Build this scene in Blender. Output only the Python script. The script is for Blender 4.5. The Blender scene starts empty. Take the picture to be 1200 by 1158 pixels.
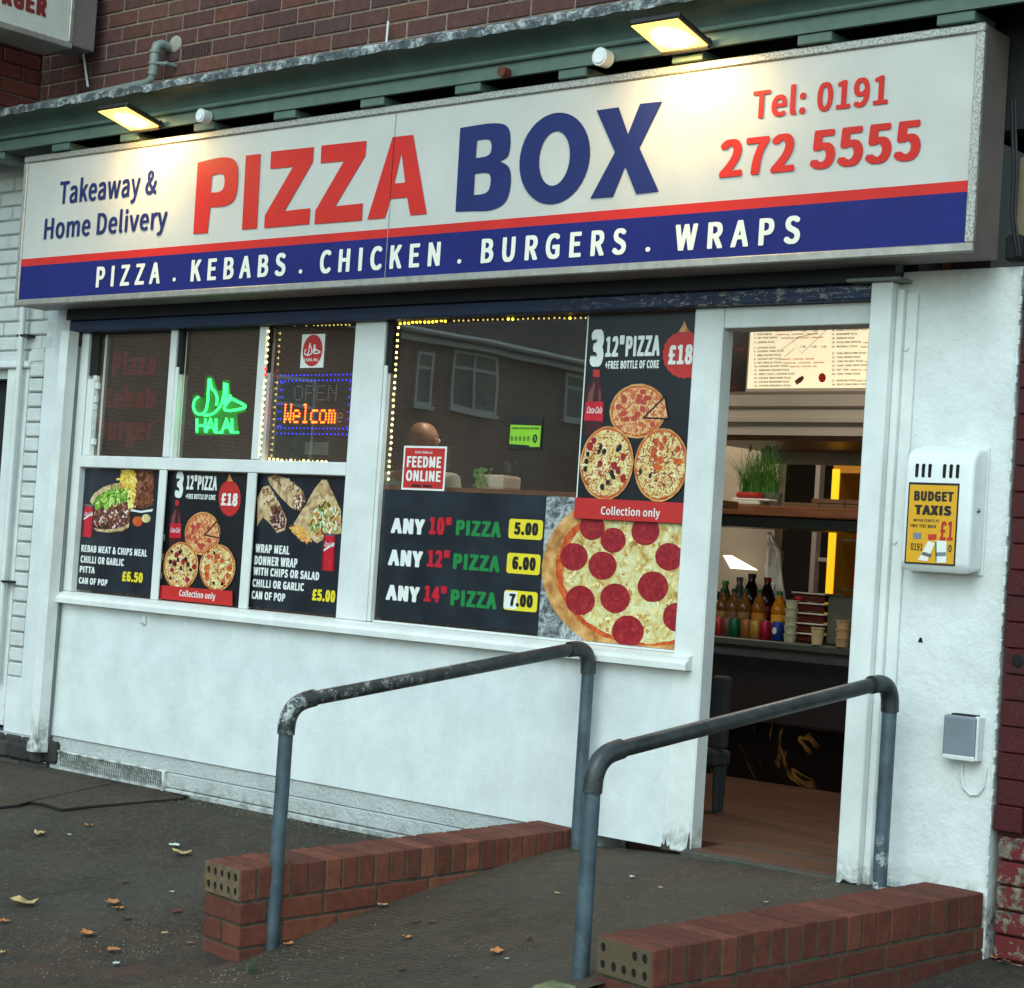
import bpy, bmesh, math, random
from math import radians, sin, cos, pi
from mathutils import Vector, Matrix
random.seed(7)
SC = bpy.context.scene
COL = SC.collection
# ------------------------------------------------------------------ camera
CAM = Vector((4.7406, -5.67707, 1.22002))
RIGHT = Vector((0.76727143, 0.63791351, 0.06603715))
UP = Vector((-0.02997483, -0.06718679, 0.99729005))
FWD = Vector((-0.64062162, 0.76717162, 0.03242916))
FPX = 2200.0
cd = bpy.data.cameras.new('camera'); cam = bpy.data.objects.new('camera', cd); COL.objects.link(cam)
cam.matrix_world = Matrix.Translation(CAM) @ Matrix((RIGHT, UP, -FWD)).transposed().to_4x4()
cd.sensor_width = 36.0; cd.sensor_fit = 'HORIZONTAL'; cd.lens = 36.0 * FPX / 1200.0
cd.clip_start = 0.05; cd.clip_end = 800
SC.camera = cam
# ------------------------------------------------------------------ world, sun, exposure
SUN_EL, SUN_AZ = 40.0, 165.0
w = bpy.data.worlds.new('World'); SC.world = w; w.use_nodes = True
nt = w.node_tree; nt.nodes.clear()
sky = nt.nodes.new('ShaderNodeTexSky'); sky.sky_type = 'NISHITA'; sky.sun_disc = False
sky.sun_elevation = radians(SUN_EL); sky.sun_rotation = radians(SUN_AZ)
sky.air_density = 1.6; sky.dust_density = 1.0; sky.ozone_density = 1.5
hs = nt.nodes.new('ShaderNodeHueSaturation'); hs.inputs['Saturation'].default_value = 0.55
bg = nt.nodes.new('ShaderNodeBackground'); bg.inputs['Strength'].default_value = 0.15
wo = nt.nodes.new('ShaderNodeOutputWorld')
nt.links.new(sky.outputs[0], hs.inputs['Color']); wb_ = nt.nodes.new('ShaderNodeMix'); wb_.data_type = 'RGBA'; wb_.blend_type = 'MULTIPLY'; wb_.inputs[0].default_value = 1.0; wb_.inputs[7].default_value = (0.86, 1.05, 1.06, 1)
nt.links.new(hs.outputs[0], wb_.inputs[6]); nt.links.new(wb_.outputs[2], bg.inputs['Color']); nt.links.new(bg.outputs[0], wo.inputs['Surface'])
sl = bpy.data.lights.new('overcast_sun', 'SUN'); sl.energy = 0.6; sl.angle = radians(40); sl.color = (0.82, 0.98, 1.0)
so = bpy.data.objects.new('overcast_sun', sl); COL.objects.link(so)
_a = radians(SUN_AZ); _e = radians(SUN_EL)
_d = Vector((sin(_a) * cos(_e), cos(_a) * cos(_e), sin(_e)))       # towards the sun
so.rotation_euler = _d.to_track_quat('Z', 'Y').to_euler()
SC.view_settings.view_transform = 'Standard'; SC.view_settings.look = 'None'
SC.view_settings.gamma = 1.0; SC.view_settings.use_curve_mapping = False
SC.view_settings.exposure = 0.74

# ------------------------------------------------------------------ surveying helpers (photo pixel + known plane -> metres)
def ray(px, py): return RIGHT * ((px - 600) / FPX) + UP * (-(py - 579) / FPX) + FWD
def F(px, py, y=0.0):
    d = ray(px, py); t = (y - CAM.y) / d.y; p = CAM + d * t; return p.x, p.z
def FX(px, py, X):
    d = ray(px, py); t = (X - CAM.x) / d.x; p = CAM + d * t; return p.y, p.z
def hp(x, y):
    """height of the pavement"""
    if y >= 0: return 0.03
    z = 0.03 + 0.124 * y
    if y < -2.6: z = 0.03 + 0.124 * -2.6 + 0.05 * (y + 2.6)
    return z
def lerp(a, b, t): return a + (b - a) * t
def wl(y): return lerp(0.45, 0.22, (-0.03 - y) / 1.47)             # inner line of the left wall
def wr(y): return lerp(1.875, 1.64, (0.0 - y) / 1.5)               # inner line of the right wall
def hr(x, y):
    """height of the ramp"""
    t = max(0.0, (-0.03 - y) / 1.47)
    zl = 0.150 - 0.2 * min(t, 1) * 1.0 - 0.105 * min(t, 1) ** 2; zr = 0.208 - 0.150 * min(t, 1)
    zl += 0.03 * 0
    s = (x - wl(y)) / (wr(y) - wl(y)); s = max(-.2, min(1.2, s))
    sm = 1 - (1 - max(0, s)) ** 1.8 if t < .3 else s
    sm = lerp(1 - (1 - max(0, min(1, s))) ** 2.0, s, min(1, t * 2.5))
    z = lerp(zl, zr, sm)
    if t > 1:
        k = min(1.0, (t - 1) / 0.7); k = k * k * (3 - 2 * k)
        z = lerp(z - 0.12 * (t - 1), hp(x, y) - 0.01, k)
    return z
def onto(px, py, h):
    z = 0.0
    for _ in range(12):
        d = ray(px, py); t = (z - CAM.z) / d.z; p = CAM + d * t; z = lerp(z, h(p.x, p.y), .7)
    return p.x, p.y, z

# ------------------------------------------------------------------ materials
def lin(v):
    v = v / 255.0
    return v / 12.92 if v <= .04045 else ((v + .055) / 1.055) ** 2.4
def rgb(r, g, b): return (lin(r), lin(g), lin(b), 1)
class NT:
    def __init__(s, name):
        s.m = bpy.data.materials.new(name); s.m.use_nodes = True; s.t = s.m.node_tree
        s.b = s.t.nodes['Principled BSDF']; s.o = s.t.nodes['Material Output']
        s.tc = None
    def n(s, typ, **kw):
        x = s.t.nodes.new(typ)
        for k, v in kw.items():
            if hasattr(x, k): setattr(x, k, v)
        return x
    def l(s, a, b): s.t.links.new(a, b)
    def co(s):
        if s.tc is None: s.tc = s.n('ShaderNodeTexCoord')
        return s.tc.outputs['Object']
    def pos(s):
        return s.n('ShaderNodeNewGeometry').outputs['Position']
    def noise(s, scale, detail=4, rough=.6, vec=None, dist=0):
        x = s.n('ShaderNodeTexNoise'); x.inputs['Scale'].default_value = scale; x.inputs['Detail'].default_value = detail
        x.inputs['Roughness'].default_value = rough; x.inputs['Distortion'].default_value = dist
        s.l(vec if vec is not None else s.pos(), x.inputs['Vector']); return x.outputs['Fac']
    def ramp(s, fac, stops):
        x = s.n('ShaderNodeValToRGB'); e = x.color_ramp.elements
        while len(e) < len(stops): e.new(.5)
        for q, (p, c) in zip(e, stops): q.position = p; q.color = c if len(c) == 4 else (*c, 1)
        s.l(fac, x.inputs['Fac']); return x.outputs['Color']
    def mix(s, fac, a, b, mode='MIX'):
        x = s.n('ShaderNodeMix'); x.data_type = 'RGBA'; x.blend_type = mode
        for i, v in ((0, fac), (6, a), (7, b)):
            if isinstance(v, (int, float)): x.inputs[i].default_value = v
            elif isinstance(v, tuple): x.inputs[i].default_value = v
            else: s.l(v, x.inputs[i])
        return x.outputs[2]
    def mapr(s, v, a, b, c=0, d=1):
        x = s.n('ShaderNodeMapRange'); s.l(v, x.inputs[0])
        for i, q in enumerate((a, b, c, d)): x.inputs[i + 1].default_value = q
        return x.outputs[0]
    def math(s, op, a, b=0):
        x = s.n('ShaderNodeMath', operation=op)
        for i, v in enumerate((a, b)):
            if isinstance(v, (int, float)): x.inputs[i].default_value = v
            else: s.l(v, x.inputs[i])
        return x.outputs[0]
    def bump(s, h, strength=.3, dist=.01):
        x = s.n('ShaderNodeBump'); x.inputs['Strength'].default_value = strength; x.inputs['Distance'].default_value = dist
        s.l(h, x.inputs['Height']); s.l(x.outputs[0], s.b.inputs['Normal'])
    def set(s, col=None, rough=None, metal=None, spec=None):
        for k, v in (('Base Color', col), ('Roughness', rough), ('Metallic', metal), ('Specular IOR Level', spec)):
            if v is None: continue
            if isinstance(v, (int, float, tuple)): s.b.inputs[k].default_value = v
            else: s.l(v, s.b.inputs[k])
_mc = {}
def flatm(name, r, g, b, rough=.5, metal=0.0, vary=.12, scale=20, bump=0, spec=.5):
    """plain material with slight uneven wear"""
    if name in _mc: return _mc[name]
    s = NT(name); c = rgb(r, g, b)
    d = tuple(x * (1 - vary) for x in c[:3]) + (1,); u = tuple(min(1, x * (1 + vary)) for x in c[:3]) + (1,)
    s.set(s.ramp(s.noise(scale), [(.3, d), (.7, u)]), rough, metal, spec)
    if bump: s.bump(s.noise(scale * 6, 3), bump, .004)
    _mc[name] = s.m; return s.m
def emis(name, r, g, b, strength):
    if name in _mc: return _mc[name]
    s = NT(name); s.set(rgb(r, g, b), .6); s.b.inputs['Emission Color'].default_value = rgb(r, g, b); s.b.inputs['Emission Strength'].default_value = strength
    _mc[name] = s.m; return s.m
def m_render(name, tint=(214, 216, 214), fine=90, coarse=14, st=.35, streak=True, dirt_z=None):
    s = NT(name); p = s.pos()
    a = s.noise(5, 6, .65); c0 = rgb(*tint); c1 = rgb(*(int(v * .93) for v in tint))
    col = s.ramp(a, [(.32, c1), (.62, c0)])
    # brushed dirt streaks and grey scuffs
    st2 = s.n('ShaderNodeMapping'); st2.inputs['Scale'].default_value = (9, 9, .9); s.l(p, st2.inputs['Vector'])
    k = s.noise(3, 5, .7, st2.outputs[0])
    if streak: col = s.mix(s.mapr(k, .56, .82, 0, .14), col, rgb(150, 152, 146))
    sp = s.noise(38, 3, .7)
    col = s.mix(s.mapr(sp, .72, .78, 0, .25), col, rgb(120, 124, 120))
    if dirt_z:
        sep = s.n('ShaderNodeSeparateXYZ'); s.l(p, sep.inputs[0])
        g = s.mapr(sep.outputs[2], dirt_z[0], dirt_z[1], 1, 0)
        gg = s.math('MULTIPLY', g, s.mapr(s.noise(16, 6, .75), .45, .62, 0, 1))
        col = s.mix(gg, col, rgb(96, 96, 88))
    s.set(col, .62, 0, .35)
    h1 = s.noise(fine, 4, .6); h2 = s.noise(coarse, 4, .6)
    s.bump(s.math('ADD', s.math('MULTIPLY', h1, .5), h2), st, .012)
    return s.m
def m_brick(name, cols, rough=.85, moss=False, chalk=0.0):
    s = NT(name); oi = s.n('ShaderNodeObjectInfo')
    n = len(cols); base = s.ramp(oi.outputs['Random'], [(i / max(1, n - 1), rgb(*c)) for i, c in enumerate(cols)])
    v = s.noise(22, 6, .7)
    base = s.mix(s.mapr(v, .35, .75, 0, .55), base, (.02, .012, .010, 1))
    sp = s.noise(150, 3, .7); base = s.mix(s.mapr(sp, .62, .72, 0, .35), base, rgb(170, 120, 95))
    if chalk: base = s.mix(s.mapr(s.noise(30, 4, .8), .64, .72, 0, chalk), base, rgb(190, 185, 172))
    if moss: base = s.mix(s.mapr(s.noise(17, 6, .8), .60, .70, 0, .7), base, rgb(72, 80, 42))
    s.set(base, rough, 0, .25); s.bump(s.noise(90, 5, .7), .5, .006)
    return s.m
M = {}
M['white_paint'] = m_render('white_gloss_paint', (220, 223, 220), 160, 9, .10, True, (0.15, .33))
M['white_paint'].node_tree.nodes['Principled BSDF'].inputs['Roughness'].default_value = .42
M['render'] = m_render('white_trowelled_render', (216, 221, 221), 120, 9, .30, True)
M['stucco'] = m_render('white_rough_render', (218, 221, 219), 60, 18, .42, True, (0.19, .28))
M['roughcast'] = m_render('grey_white_roughcast', (194, 198, 196), 170, 60, 1.0, False, (0.0, .12))
M['white_brick'] = m_render('white_painted_brick', (204, 208, 205), 90, 25, .5)
M['old_stone'] = m_brick('blackened_stone', [(52, 52, 50), (66, 66, 64), (40, 41, 42)])
M['upper_brick'] = m_brick('upper_wall_brick', [(92, 60, 54), (106, 66, 56), (78, 56, 56), (96, 62, 56), (86, 62, 60), (112, 72, 60), (70, 56, 58)], chalk=.15)
M['side_brick'] = m_brick('side_wall_brick', [(116, 54, 50), (124, 62, 54), (100, 50, 48)])
M['ramp_brick'] = m_brick('ramp_wall_brick', [(128, 72, 52), (112, 60, 46), (134, 78, 58), (102, 54, 44), (120, 70, 54), (96, 52, 42)])
M['mossy_brick'] = m_brick('mossy_ramp_wall_brick', [(110, 60, 46), (96, 50, 40), (120, 68, 52), (88, 46, 38)], moss=True)
M['red_brick'] = m_brick('red_painted_brick', [(78, 21, 24), (70, 18, 22), (84, 24, 26)], .55)
s = NT('peeling_red_brick'); v = s.noise(14, 6, .75); s.set(s.mix(s.mapr(v, .50, .53, 0, 1), rgb(96, 22, 26), s.ramp(s.noise(30), [(.35, rgb(52, 48, 46)), (.6, rgb(130, 118, 98))])), .8); s.bump(v, .6, .01); M['peeling_brick'] = s.m
M['mortar'] = flatm('tan_mortar', 124, 110, 96, .95, 0, .3, 30, .5)
M['dark_mortar'] = flatm('dark_mossy_mortar', 70, 66, 54, .95, 0, .4, 40, .6)
M['white_mortar'] = flatm('white_painted_joint', 176, 180, 176, .9, 0, .1, 30, .4)
M['red_mortar'] = flatm('red_painted_joint', 60, 14, 15, .9, 0, .2, 30, .4)
M['brick_bed'] = flatm('mortar_stained_brick_bed', 104, 86, 62, .95, 0, .35, 45, .6)
M['moss_bed'] = (lambda s: (s.set(s.mix(s.mapr(s.noise(40, 5, .8), .53, .62, 0, 1), rgb(98, 80, 60), rgb(88, 92, 58)), .95), s.bump(s.noise(120, 4, .8), .8, .01), s.m)[-1])(NT('mossy_brick_bed'))
M['hole'] = flatm('dark_hole', 14, 12, 11, .95)
M['green'] = flatm('faded_green_paint', 68, 88, 80, .55, 0, .22, 6, .15)
M['green_light'] = flatm('worn_green_paint', 84, 106, 96, .55, 0, .2, 9, .15)
s = NT('old_lead_flashing'); v = s.noise(16, 7, .8); s.set(s.ramp(v, [(.34, rgb(42, 46, 48)), (.5, rgb(84, 90, 92)), (.62, rgb(190, 194, 192))]), .6, .2); s.bump(s.noise(25, 5), .5, .01); M['lead'] = s.m
M['black'] = flatm('black_void', 12, 13, 14, .8)
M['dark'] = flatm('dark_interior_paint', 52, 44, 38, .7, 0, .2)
M['alu'] = flatm('weathered_aluminium', 168, 164, 156, .42, .55, .18, 30, .1)
s = NT('pitted_aluminium_edge'); v = s.noise(120, 4, .8); s.set(s.ramp(v, [(.40, rgb(120, 118, 112)), (.60, rgb(196, 194, 186))]), .45, .4); M['alu_pit'] = s.m
M['sign_side'] = flatm('brown_grey_sign_side', 118, 106, 102, .5, .1, .15, 5, .05)
s = NT('sign_white_panel'); v = s.noise(3, 5, .6); s.set(s.mix(s.mapr(s.noise(60, 4, .8), .66, .74, 0, .18), s.ramp(v, [(.3, rgb(182, 180, 174)), (.7, rgb(196, 194, 188))]), rgb(120, 118, 112)), .5); M['sign_white'] = s.m
M['sign_red'] = flatm('sign_red_vinyl', 196, 40, 34, .5, 0, .08, 5, spec=.25)
M['sign_blue'] = flatm('sign_blue_vinyl', 26, 34, 104, .5, 0, .12, 5, spec=.2)
M['sign_navy'] = flatm('sign_navy_vinyl', 32, 42, 96, .5, 0, .1, 5, spec=.2)
M['sign_text'] = flatm('sign_cream_lettering', 228, 224, 210, .4, 0, .03, 5)
s = NT('chipped_blue_steel'); p = s.pos(); sx = s.n('ShaderNodeSeparateXYZ'); s.l(p, sx.inputs[0])
mp = s.n('ShaderNodeMapping'); mp.inputs['Scale'].default_value = (22, 22, 60); s.l(p, mp.inputs['Vector'])
chip = s.math('MULTIPLY', s.mapr(s.noise(1, 5, .8, mp.outputs[0]), .54, .58, 0, 1), s.mapr(sx.outputs[0], .1, .9, 0, .9))
s.set(s.mix(chip, s.ramp(s.noise(7), [(.3, rgb(24, 36, 62)), (.7, rgb(36, 52, 86))]), rgb(150, 150, 140)), .5, .1); M['blue_steel'] = s.m
M['shutter_dark'] = flatm('dark_shutter_box', 26, 30, 38, .5, .2, .2, 8)
M['pvc_white'] = flatm('white_pvc', 206, 210, 208, .35, 0, .05, 8)
M['pvc_grey'] = flatm('grey_pipe_paint', 116, 124, 118, .5, 0, .15, 12)
s = NT('blue_grey_rail_paint'); v = s.noise(9, 6, .7); c = s.ramp(v, [(.3, rgb(50, 60, 66)), (.6, rgb(76, 92, 102)), (.8, rgb(92, 108, 116))])
pz_ = s.n('ShaderNodeSeparateXYZ'); s.l(s.pos(), pz_.inputs[0]); c = s.mix(s.math('MULTIPLY', s.mapr(pz_.outputs[2], .42, .24, 0, 1), s.math('MULTIPLY', s.mapr(pz_.outputs[0], 1.6, 1.7, 0, 1), s.mapr(s.noise(24, 5, .8), .54, .57, 0, 1))), c, rgb(190, 194, 190)); c = s.mix(s.mapr(s.noise(70, 3, .7), .70, .73, 0, .8), c, rgb(170, 176, 172)); c = s.mix(s.mapr(s.noise(31, 3, .7), .71, .73, 0, .8), c, rgb(30, 60, 130)); s.set(c, .42, .1); s.bump(s.noise(60), .25, .003); M['rail'] = s.m
s = NT('worn_dark_rail_top'); v = s.noise(11, 6, .75); c = s.ramp(v, [(.35, rgb(30, 34, 36)), (.6, rgb(58, 64, 66))])
p = s.pos(); sx = s.n('ShaderNodeSeparateXYZ'); s.l(p, sx.inputs[0])
c = s.mix(s.math('MULTIPLY', s.mapr(s.noise(26, 5, .8), .53, .58, 0, .9), s.mapr(sx.outputs[0], .22, .42, 1, 0)), c, rgb(176, 178, 172)); s.set(c, .38, .15); s.bump(s.noise(60), .3, .003); M['rail_top'] = s.m
def m_asphalt(name, dark, light, ribs=False, sc=1.0):
    s = NT(name); p = s.pos()
    a = s.noise(2.2 * sc, 6, .7); col = s.ramp(a, [(.3, rgb(*dark)), (.7, rgb(*light))])
    g = s.noise(75, 4, .85); col = s.mix(s.mapr(g, .54, .70, 0, .75), col, rgb(112, 106, 94)); col = s.mix(s.mapr(g, .47, .32, 0, .7), col, (.010, .010, .010, 1))
    col = s.mix(s.mapr(s.noise(5, 6, .8), .56, .70, 0, .45), col, rgb(58, 52, 34))
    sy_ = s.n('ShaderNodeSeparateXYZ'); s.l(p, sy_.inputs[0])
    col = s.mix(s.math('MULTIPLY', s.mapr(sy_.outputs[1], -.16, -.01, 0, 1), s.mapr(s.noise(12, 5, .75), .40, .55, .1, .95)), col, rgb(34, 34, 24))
    mid = s.noise(19, 6, .85); col = s.mix(s.mapr(mid, .50, .66, 0, .45), col, rgb(24, 22, 19)); col = s.mix(s.mapr(mid, .46, .34, 0, .30), col, rgb(112, 102, 88))
    ds = s.n('ShaderNodeVectorMath', operation='DISTANCE'); s.l(p, ds.inputs[0]); ds.inputs[1].default_value = (-.12, -1.75, -.2)
    col = s.mix(s.math('MULTIPLY', s.mapr(ds.outputs['Value'], .75, .1, 0, 1), s.mapr(s.noise(9, 6, .75), .40, .62, 0, .75)), col, rgb(86, 58, 42))
    big = s.noise(.9, 5, .6); col = s.mix(s.mapr(big, .45, .62, 0, .35), col, rgb(84, 80, 70))
    v = s.n('ShaderNodeTexVoronoi'); v.inputs['Scale'].default_value = 46; s.l(p, v.inputs['Vector'])
    col = s.mix(s.math('MULTIPLY', s.mapr(v.outputs['Distance'], .10, .07, 0, 1), s.mapr(s.noise(8, 2), .5, .6, 0, .7)), col, rgb(150, 146, 132))
    h = g
    if ribs:
        mp = s.n('ShaderNodeMapping'); mp.inputs['Rotation'].default_value = (0, 0, ribs); s.l(p, mp.inputs['Vector'])
        wv = s.n('ShaderNodeTexWave'); wv.inputs['Scale'].default_value = 13; wv.inputs['Distortion'].default_value = 1.0; wv.inputs['Detail'].default_value = 2; s.l(mp.outputs[0], wv.inputs['Vector'])
        col = s.mix(s.mapr(wv.outputs['Fac'], .35, 0, 0, .12), col, (.012, .011, .010, 1)); h = s.math('ADD', g, s.math('MULTIPLY', wv.outputs['Fac'], .3))
    s.set(col, .9, 0, .3); s.bump(h, .7, .008); return s.m
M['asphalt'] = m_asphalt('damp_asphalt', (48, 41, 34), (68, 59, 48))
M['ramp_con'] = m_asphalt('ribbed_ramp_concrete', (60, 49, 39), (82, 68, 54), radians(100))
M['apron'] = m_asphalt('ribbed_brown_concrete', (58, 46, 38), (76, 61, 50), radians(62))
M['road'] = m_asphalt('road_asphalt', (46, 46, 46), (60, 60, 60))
M['concrete'] = flatm('grey_concrete', 66, 64, 56, .9, 0, .3, 20, .5)
M['moss_con'] = flatm('mossy_concrete', 108, 110, 74, .95, 0, .45, 26, .7)
s = NT('brown_wood_floor'); p = s.pos(); mp = s.n('ShaderNodeMapping'); mp.inputs['Scale'].default_value = (1.2, 9, 1); s.l(p, mp.inputs['Vector'])
s.set(s.ramp(s.noise(2.4, 6, .7, mp.outputs[0]), [(.3, rgb(66, 44, 34)), (.55, rgb(98, 66, 52)), (.75, rgb(116, 80, 62))]), .5); M['floor'] = s.m
s = NT('varnished_brown_wood'); p = s.pos(); mp = s.n('ShaderNodeMapping'); mp.inputs['Scale'].default_value = (1, 8, 22); s.l(p, mp.inputs['Vector'])
s.set(s.ramp(s.noise(3, 6, .7, mp.outputs[0]), [(.3, rgb(92, 50, 26)), (.7, rgb(150, 92, 52))]), .4); M['wood'] = s.m
s = NT('black_marble_gold_vein'); p = s.pos(); v = s.noise(1.5, 4, .5, None, 2.2)
band = s.math('ABSOLUTE', s.math('SUBTRACT', v, .5)); k = s.math('MULTIPLY', s.mapr(band, .010, .002, 0, 1), s.mapr(s.noise(3.1, 2), .50, .62, 0, 1))
s.set(s.mix(k, rgb(10, 11, 15), rgb(150, 110, 50)), .15); M['marble'] = s.m
M['cream'] = flatm('cream_paint', 184, 178, 168, .5, 0, .05, 6)
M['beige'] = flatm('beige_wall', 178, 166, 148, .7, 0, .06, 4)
M['cloth_grey'] = flatm('grey_upholstery', 62, 64, 68, .9, 0, .15, 40, .3)
M['shirt'] = flatm('pale_grey_cloth', 150, 152, 142, .9, 0, .1, 30, .3)
M['white_cloth'] = flatm('white_cloth', 226, 224, 218, .9, 0, .06, 20, .3)
M['skin'] = flatm('brown_skin', 150, 102, 74, .45, 0, .08, 30)
M['trousers'] = flatm('dark_trousers', 34, 36, 44, .9)
M['yellow'] = flatm('yellow_fridge_paint', 226, 164, 20, .4, 0, .05, 6)
M['steel'] = flatm('dull_steel', 120, 122, 118, .35, .7, .1, 20)
M['card'] = flatm('brown_card', 112, 84, 62, .85, 0, .12, 20)
M['paper'] = flatm('white_paper', 226, 222, 208, .7, 0, .03, 10)
M['grass'] = flatm('plastic_grass', 92, 150, 62, .55, 0, .3, 60)
M['pot_grey'] = flatm('grey_pot', 118, 118, 112, .6)
M['pot_white'] = flatm('cream_pot', 206, 190, 172, .5)
M['red_plastic'] = flatm('red_plastic', 190, 30, 32, .4)
M['cable'] = flatm('black_cable', 20, 20, 22, .5)
M['taxi_white'] = flatm('white_moulded_plastic', 220, 224, 222, .32, 0, .04, 8, .06)
M['taxi_yellow'] = flatm('yellow_advert', 214, 158, 22, .35, 0, .08, 9)
M['ink'] = flatm('black_ink', 18, 17, 16, .5)
M['ink_red'] = flatm('red_ink', 176, 28, 22, .5)
M['ink_white'] = flatm('white_ink', 222, 224, 220, .45, 0, .04)
M['ink_yellow'] = flatm('yellow_ink', 226, 204, 40, .45, 0, .04)
M['ink_green'] = flatm('green_ink', 20, 122, 58, .45, 0, .04)
M['print_black'] = flatm('dark_poster_print', 24, 28, 33, .30, 0, .25, 5)
M['print_slate'] = flatm('slate_poster_print', 30, 36, 44, .30, 0, .45, 6)
M['print_red'] = flatm('red_poster_print', 186, 42, 40, .35, 0, .06)
M['print_bright_red'] = flatm('bright_red_poster_print', 190, 24, 44, .35, 0, .15, 30)
M['lime'] = flatm('lime_sticker', 132, 190, 40, .4, 0, .05)
M['meter_grey'] = flatm('grey_box_plastic', 116, 124, 132, .45, 0, .10, 9)
M['leaf_orange'] = flatm('dry_orange_leaf', 176, 112, 62, .8, 0, .4, 60)
M['leaf_brown'] = flatm('dry_brown_leaf', 96, 58, 36, .8, 0, .4, 60)
M['leaf_yellow'] = flatm('yellow_leaf', 178, 152, 104, .8, 0, .3, 60)
M['litter'] = flatm('white_litter', 196, 200, 196, .7)
def m_food(name, stops, scale, bump=.4, dist=.6, extra=None):
    s = NT(name); v = s.noise(scale, 5, .6, None, dist); col = s.ramp(v, [(p, rgb(*c)) for p, c in stops])
    if extra:
        vo = s.n('ShaderNodeTexVoronoi'); vo.inputs['Scale'].default_value = extra[0]; s.l(s.pos(), vo.inputs['Vector'])
        col = s.mix(s.mapr(vo.outputs['Distance'], extra[1] + .05, extra[1], 0, extra[3] if len(extra) > 3 else .9), col, rgb(*extra[2]))
    s.set(col, .35); return s.m
M['crust'] = m_food('pizza_crust_print', [(.3, (150, 92, 44)), (.5, (196, 142, 80)), (.7, (222, 180, 118))], 16)
M['sauce'] = m_food('pizza_sauce_print', [(.35, (170, 52, 22)), (.6, (206, 96, 40)), (.75, (214, 150, 80))], 30)
M['cheese'] = m_food('pizza_cheese_print', [(.32, (150, 96, 40)), (.42, (196, 168, 96)), (.55, (212, 204, 150)), (.7, (228, 222, 186))], 26, extra=(26, .12, (176, 96, 40), .6))
M['cheese_olive'] = m_food('olive_pizza_print', [(.36, (150, 52, 24)), (.45, (190, 130, 70)), (.53, (232, 218, 160)), (.60, (226, 206, 130)), (.66, (130, 100, 44)), (.76, (50, 40, 24))], 60, .4, 1.6, (52, .12, (60, 44, 28), .6))
M['cheese_red'] = m_food('red_pizza_print', [(.38, (176, 70, 44)), (.5, (210, 134, 84)), (.60, (226, 196, 140)), (.72, (190, 96, 70))], 80, .4, .8, (60, .2, (180, 74, 54), .6))
M['pepperoni'] = m_food('pepperoni_print', [(.35, (126, 16, 28)), (.55, (152, 26, 38)), (.78, (190, 70, 60))], 60)
M['meat'] = m_food('kebab_meat_print', [(.36, (40, 20, 14)), (.5, (104, 58, 38)), (.62, (150, 96, 66)), (.72, (206, 196, 180))], 55, .4, 1.4)
M['salad'] = m_food('salad_print', [(.36, (48, 84, 22)), (.5, (112, 156, 44)), (.65, (176, 206, 96))], 55, .4, 1.2)
M['wrap'] = m_food('wrap_print', [(.36, (140, 104, 70)), (.5, (196, 164, 120)), (.68, (220, 200, 164))], 22, .4, 1.0)
M['chips'] = m_food('chips_print', [(.38, (190, 130, 30)), (.5, (226, 184, 60)), (.62, (236, 214, 120))], 60, .4, 1.3)
M['veg'] = m_food('veg_print', [(.38, (200, 92, 30)), (.5, (214, 196, 130)), (.6, (110, 140, 60)), (.72, (222, 222, 190))], 50, .4, 1.3)
M['cola'] = flatm('cola_print', 64, 26, 28, .3)
s = NT('foil_print'); v = s.noise(14, 6, .75, None, 1.2); s.set(s.ramp(v, [(.36, rgb(50, 54, 58)), (.48, rgb(120, 126, 128)), (.56, rgb(190, 194, 194)), (.64, rgb(90, 96, 98))]), .3); M['foil'] = s.m
def m_glass(name, tint=(.90, .92, .91), k=2.6):
    s = NT(name); s.t.nodes.remove(s.b)
    tr = s.n('ShaderNodeBsdfTransparent'); tr.inputs[0].default_value = (*tint, 1)
    gl = s.n('ShaderNodeBsdfGlossy'); gl.inputs['Roughness'].default_value = 0.0; gl.inputs['Color'].default_value = (1, 1, 1, 1)
    fr = s.n('ShaderNodeFresnel'); fr.inputs['IOR'].default_value = 1.5
    mx = s.n('ShaderNodeMixShader'); s.l(s.math('MULTIPLY', fr.outputs[0], k), mx.inputs[0])
    df = s.n('ShaderNodeBsdfDiffuse'); df.inputs['Color'].default_value = (.55, .50, .42, 1); m0 = s.n('ShaderNodeMixShader'); m0.inputs[0].default_value = .5
    s.l(s.mapr(s.noise(3, 5, .7), .3, .7, .015, .06), m0.inputs[0]); s.l(tr.outputs[0], m0.inputs[1]); s.l(df.outputs[0], m0.inputs[2])
    bp = s.n('ShaderNodeBump'); bp.inputs['Strength'].default_value = .022; bp.inputs['Distance'].default_value = .02; s.l(s.noise(2.2, 1, .4), bp.inputs['Height']); s.l(bp.outputs[0], gl.inputs['Normal'])
    s.l(m0.outputs[0], mx.inputs[1]); s.l(gl.outputs[0], mx.inputs[2]); s.l(mx.outputs[0], s.o.inputs['Surface']); return s.m
M['glass'] = m_glass('window_glass')
def m_bottle(name, r, g, b):
    s = NT(name); s.set(rgb(r, g, b), .12); s.b.inputs['Transmission Weight'].default_value = .35; return s.m

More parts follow.
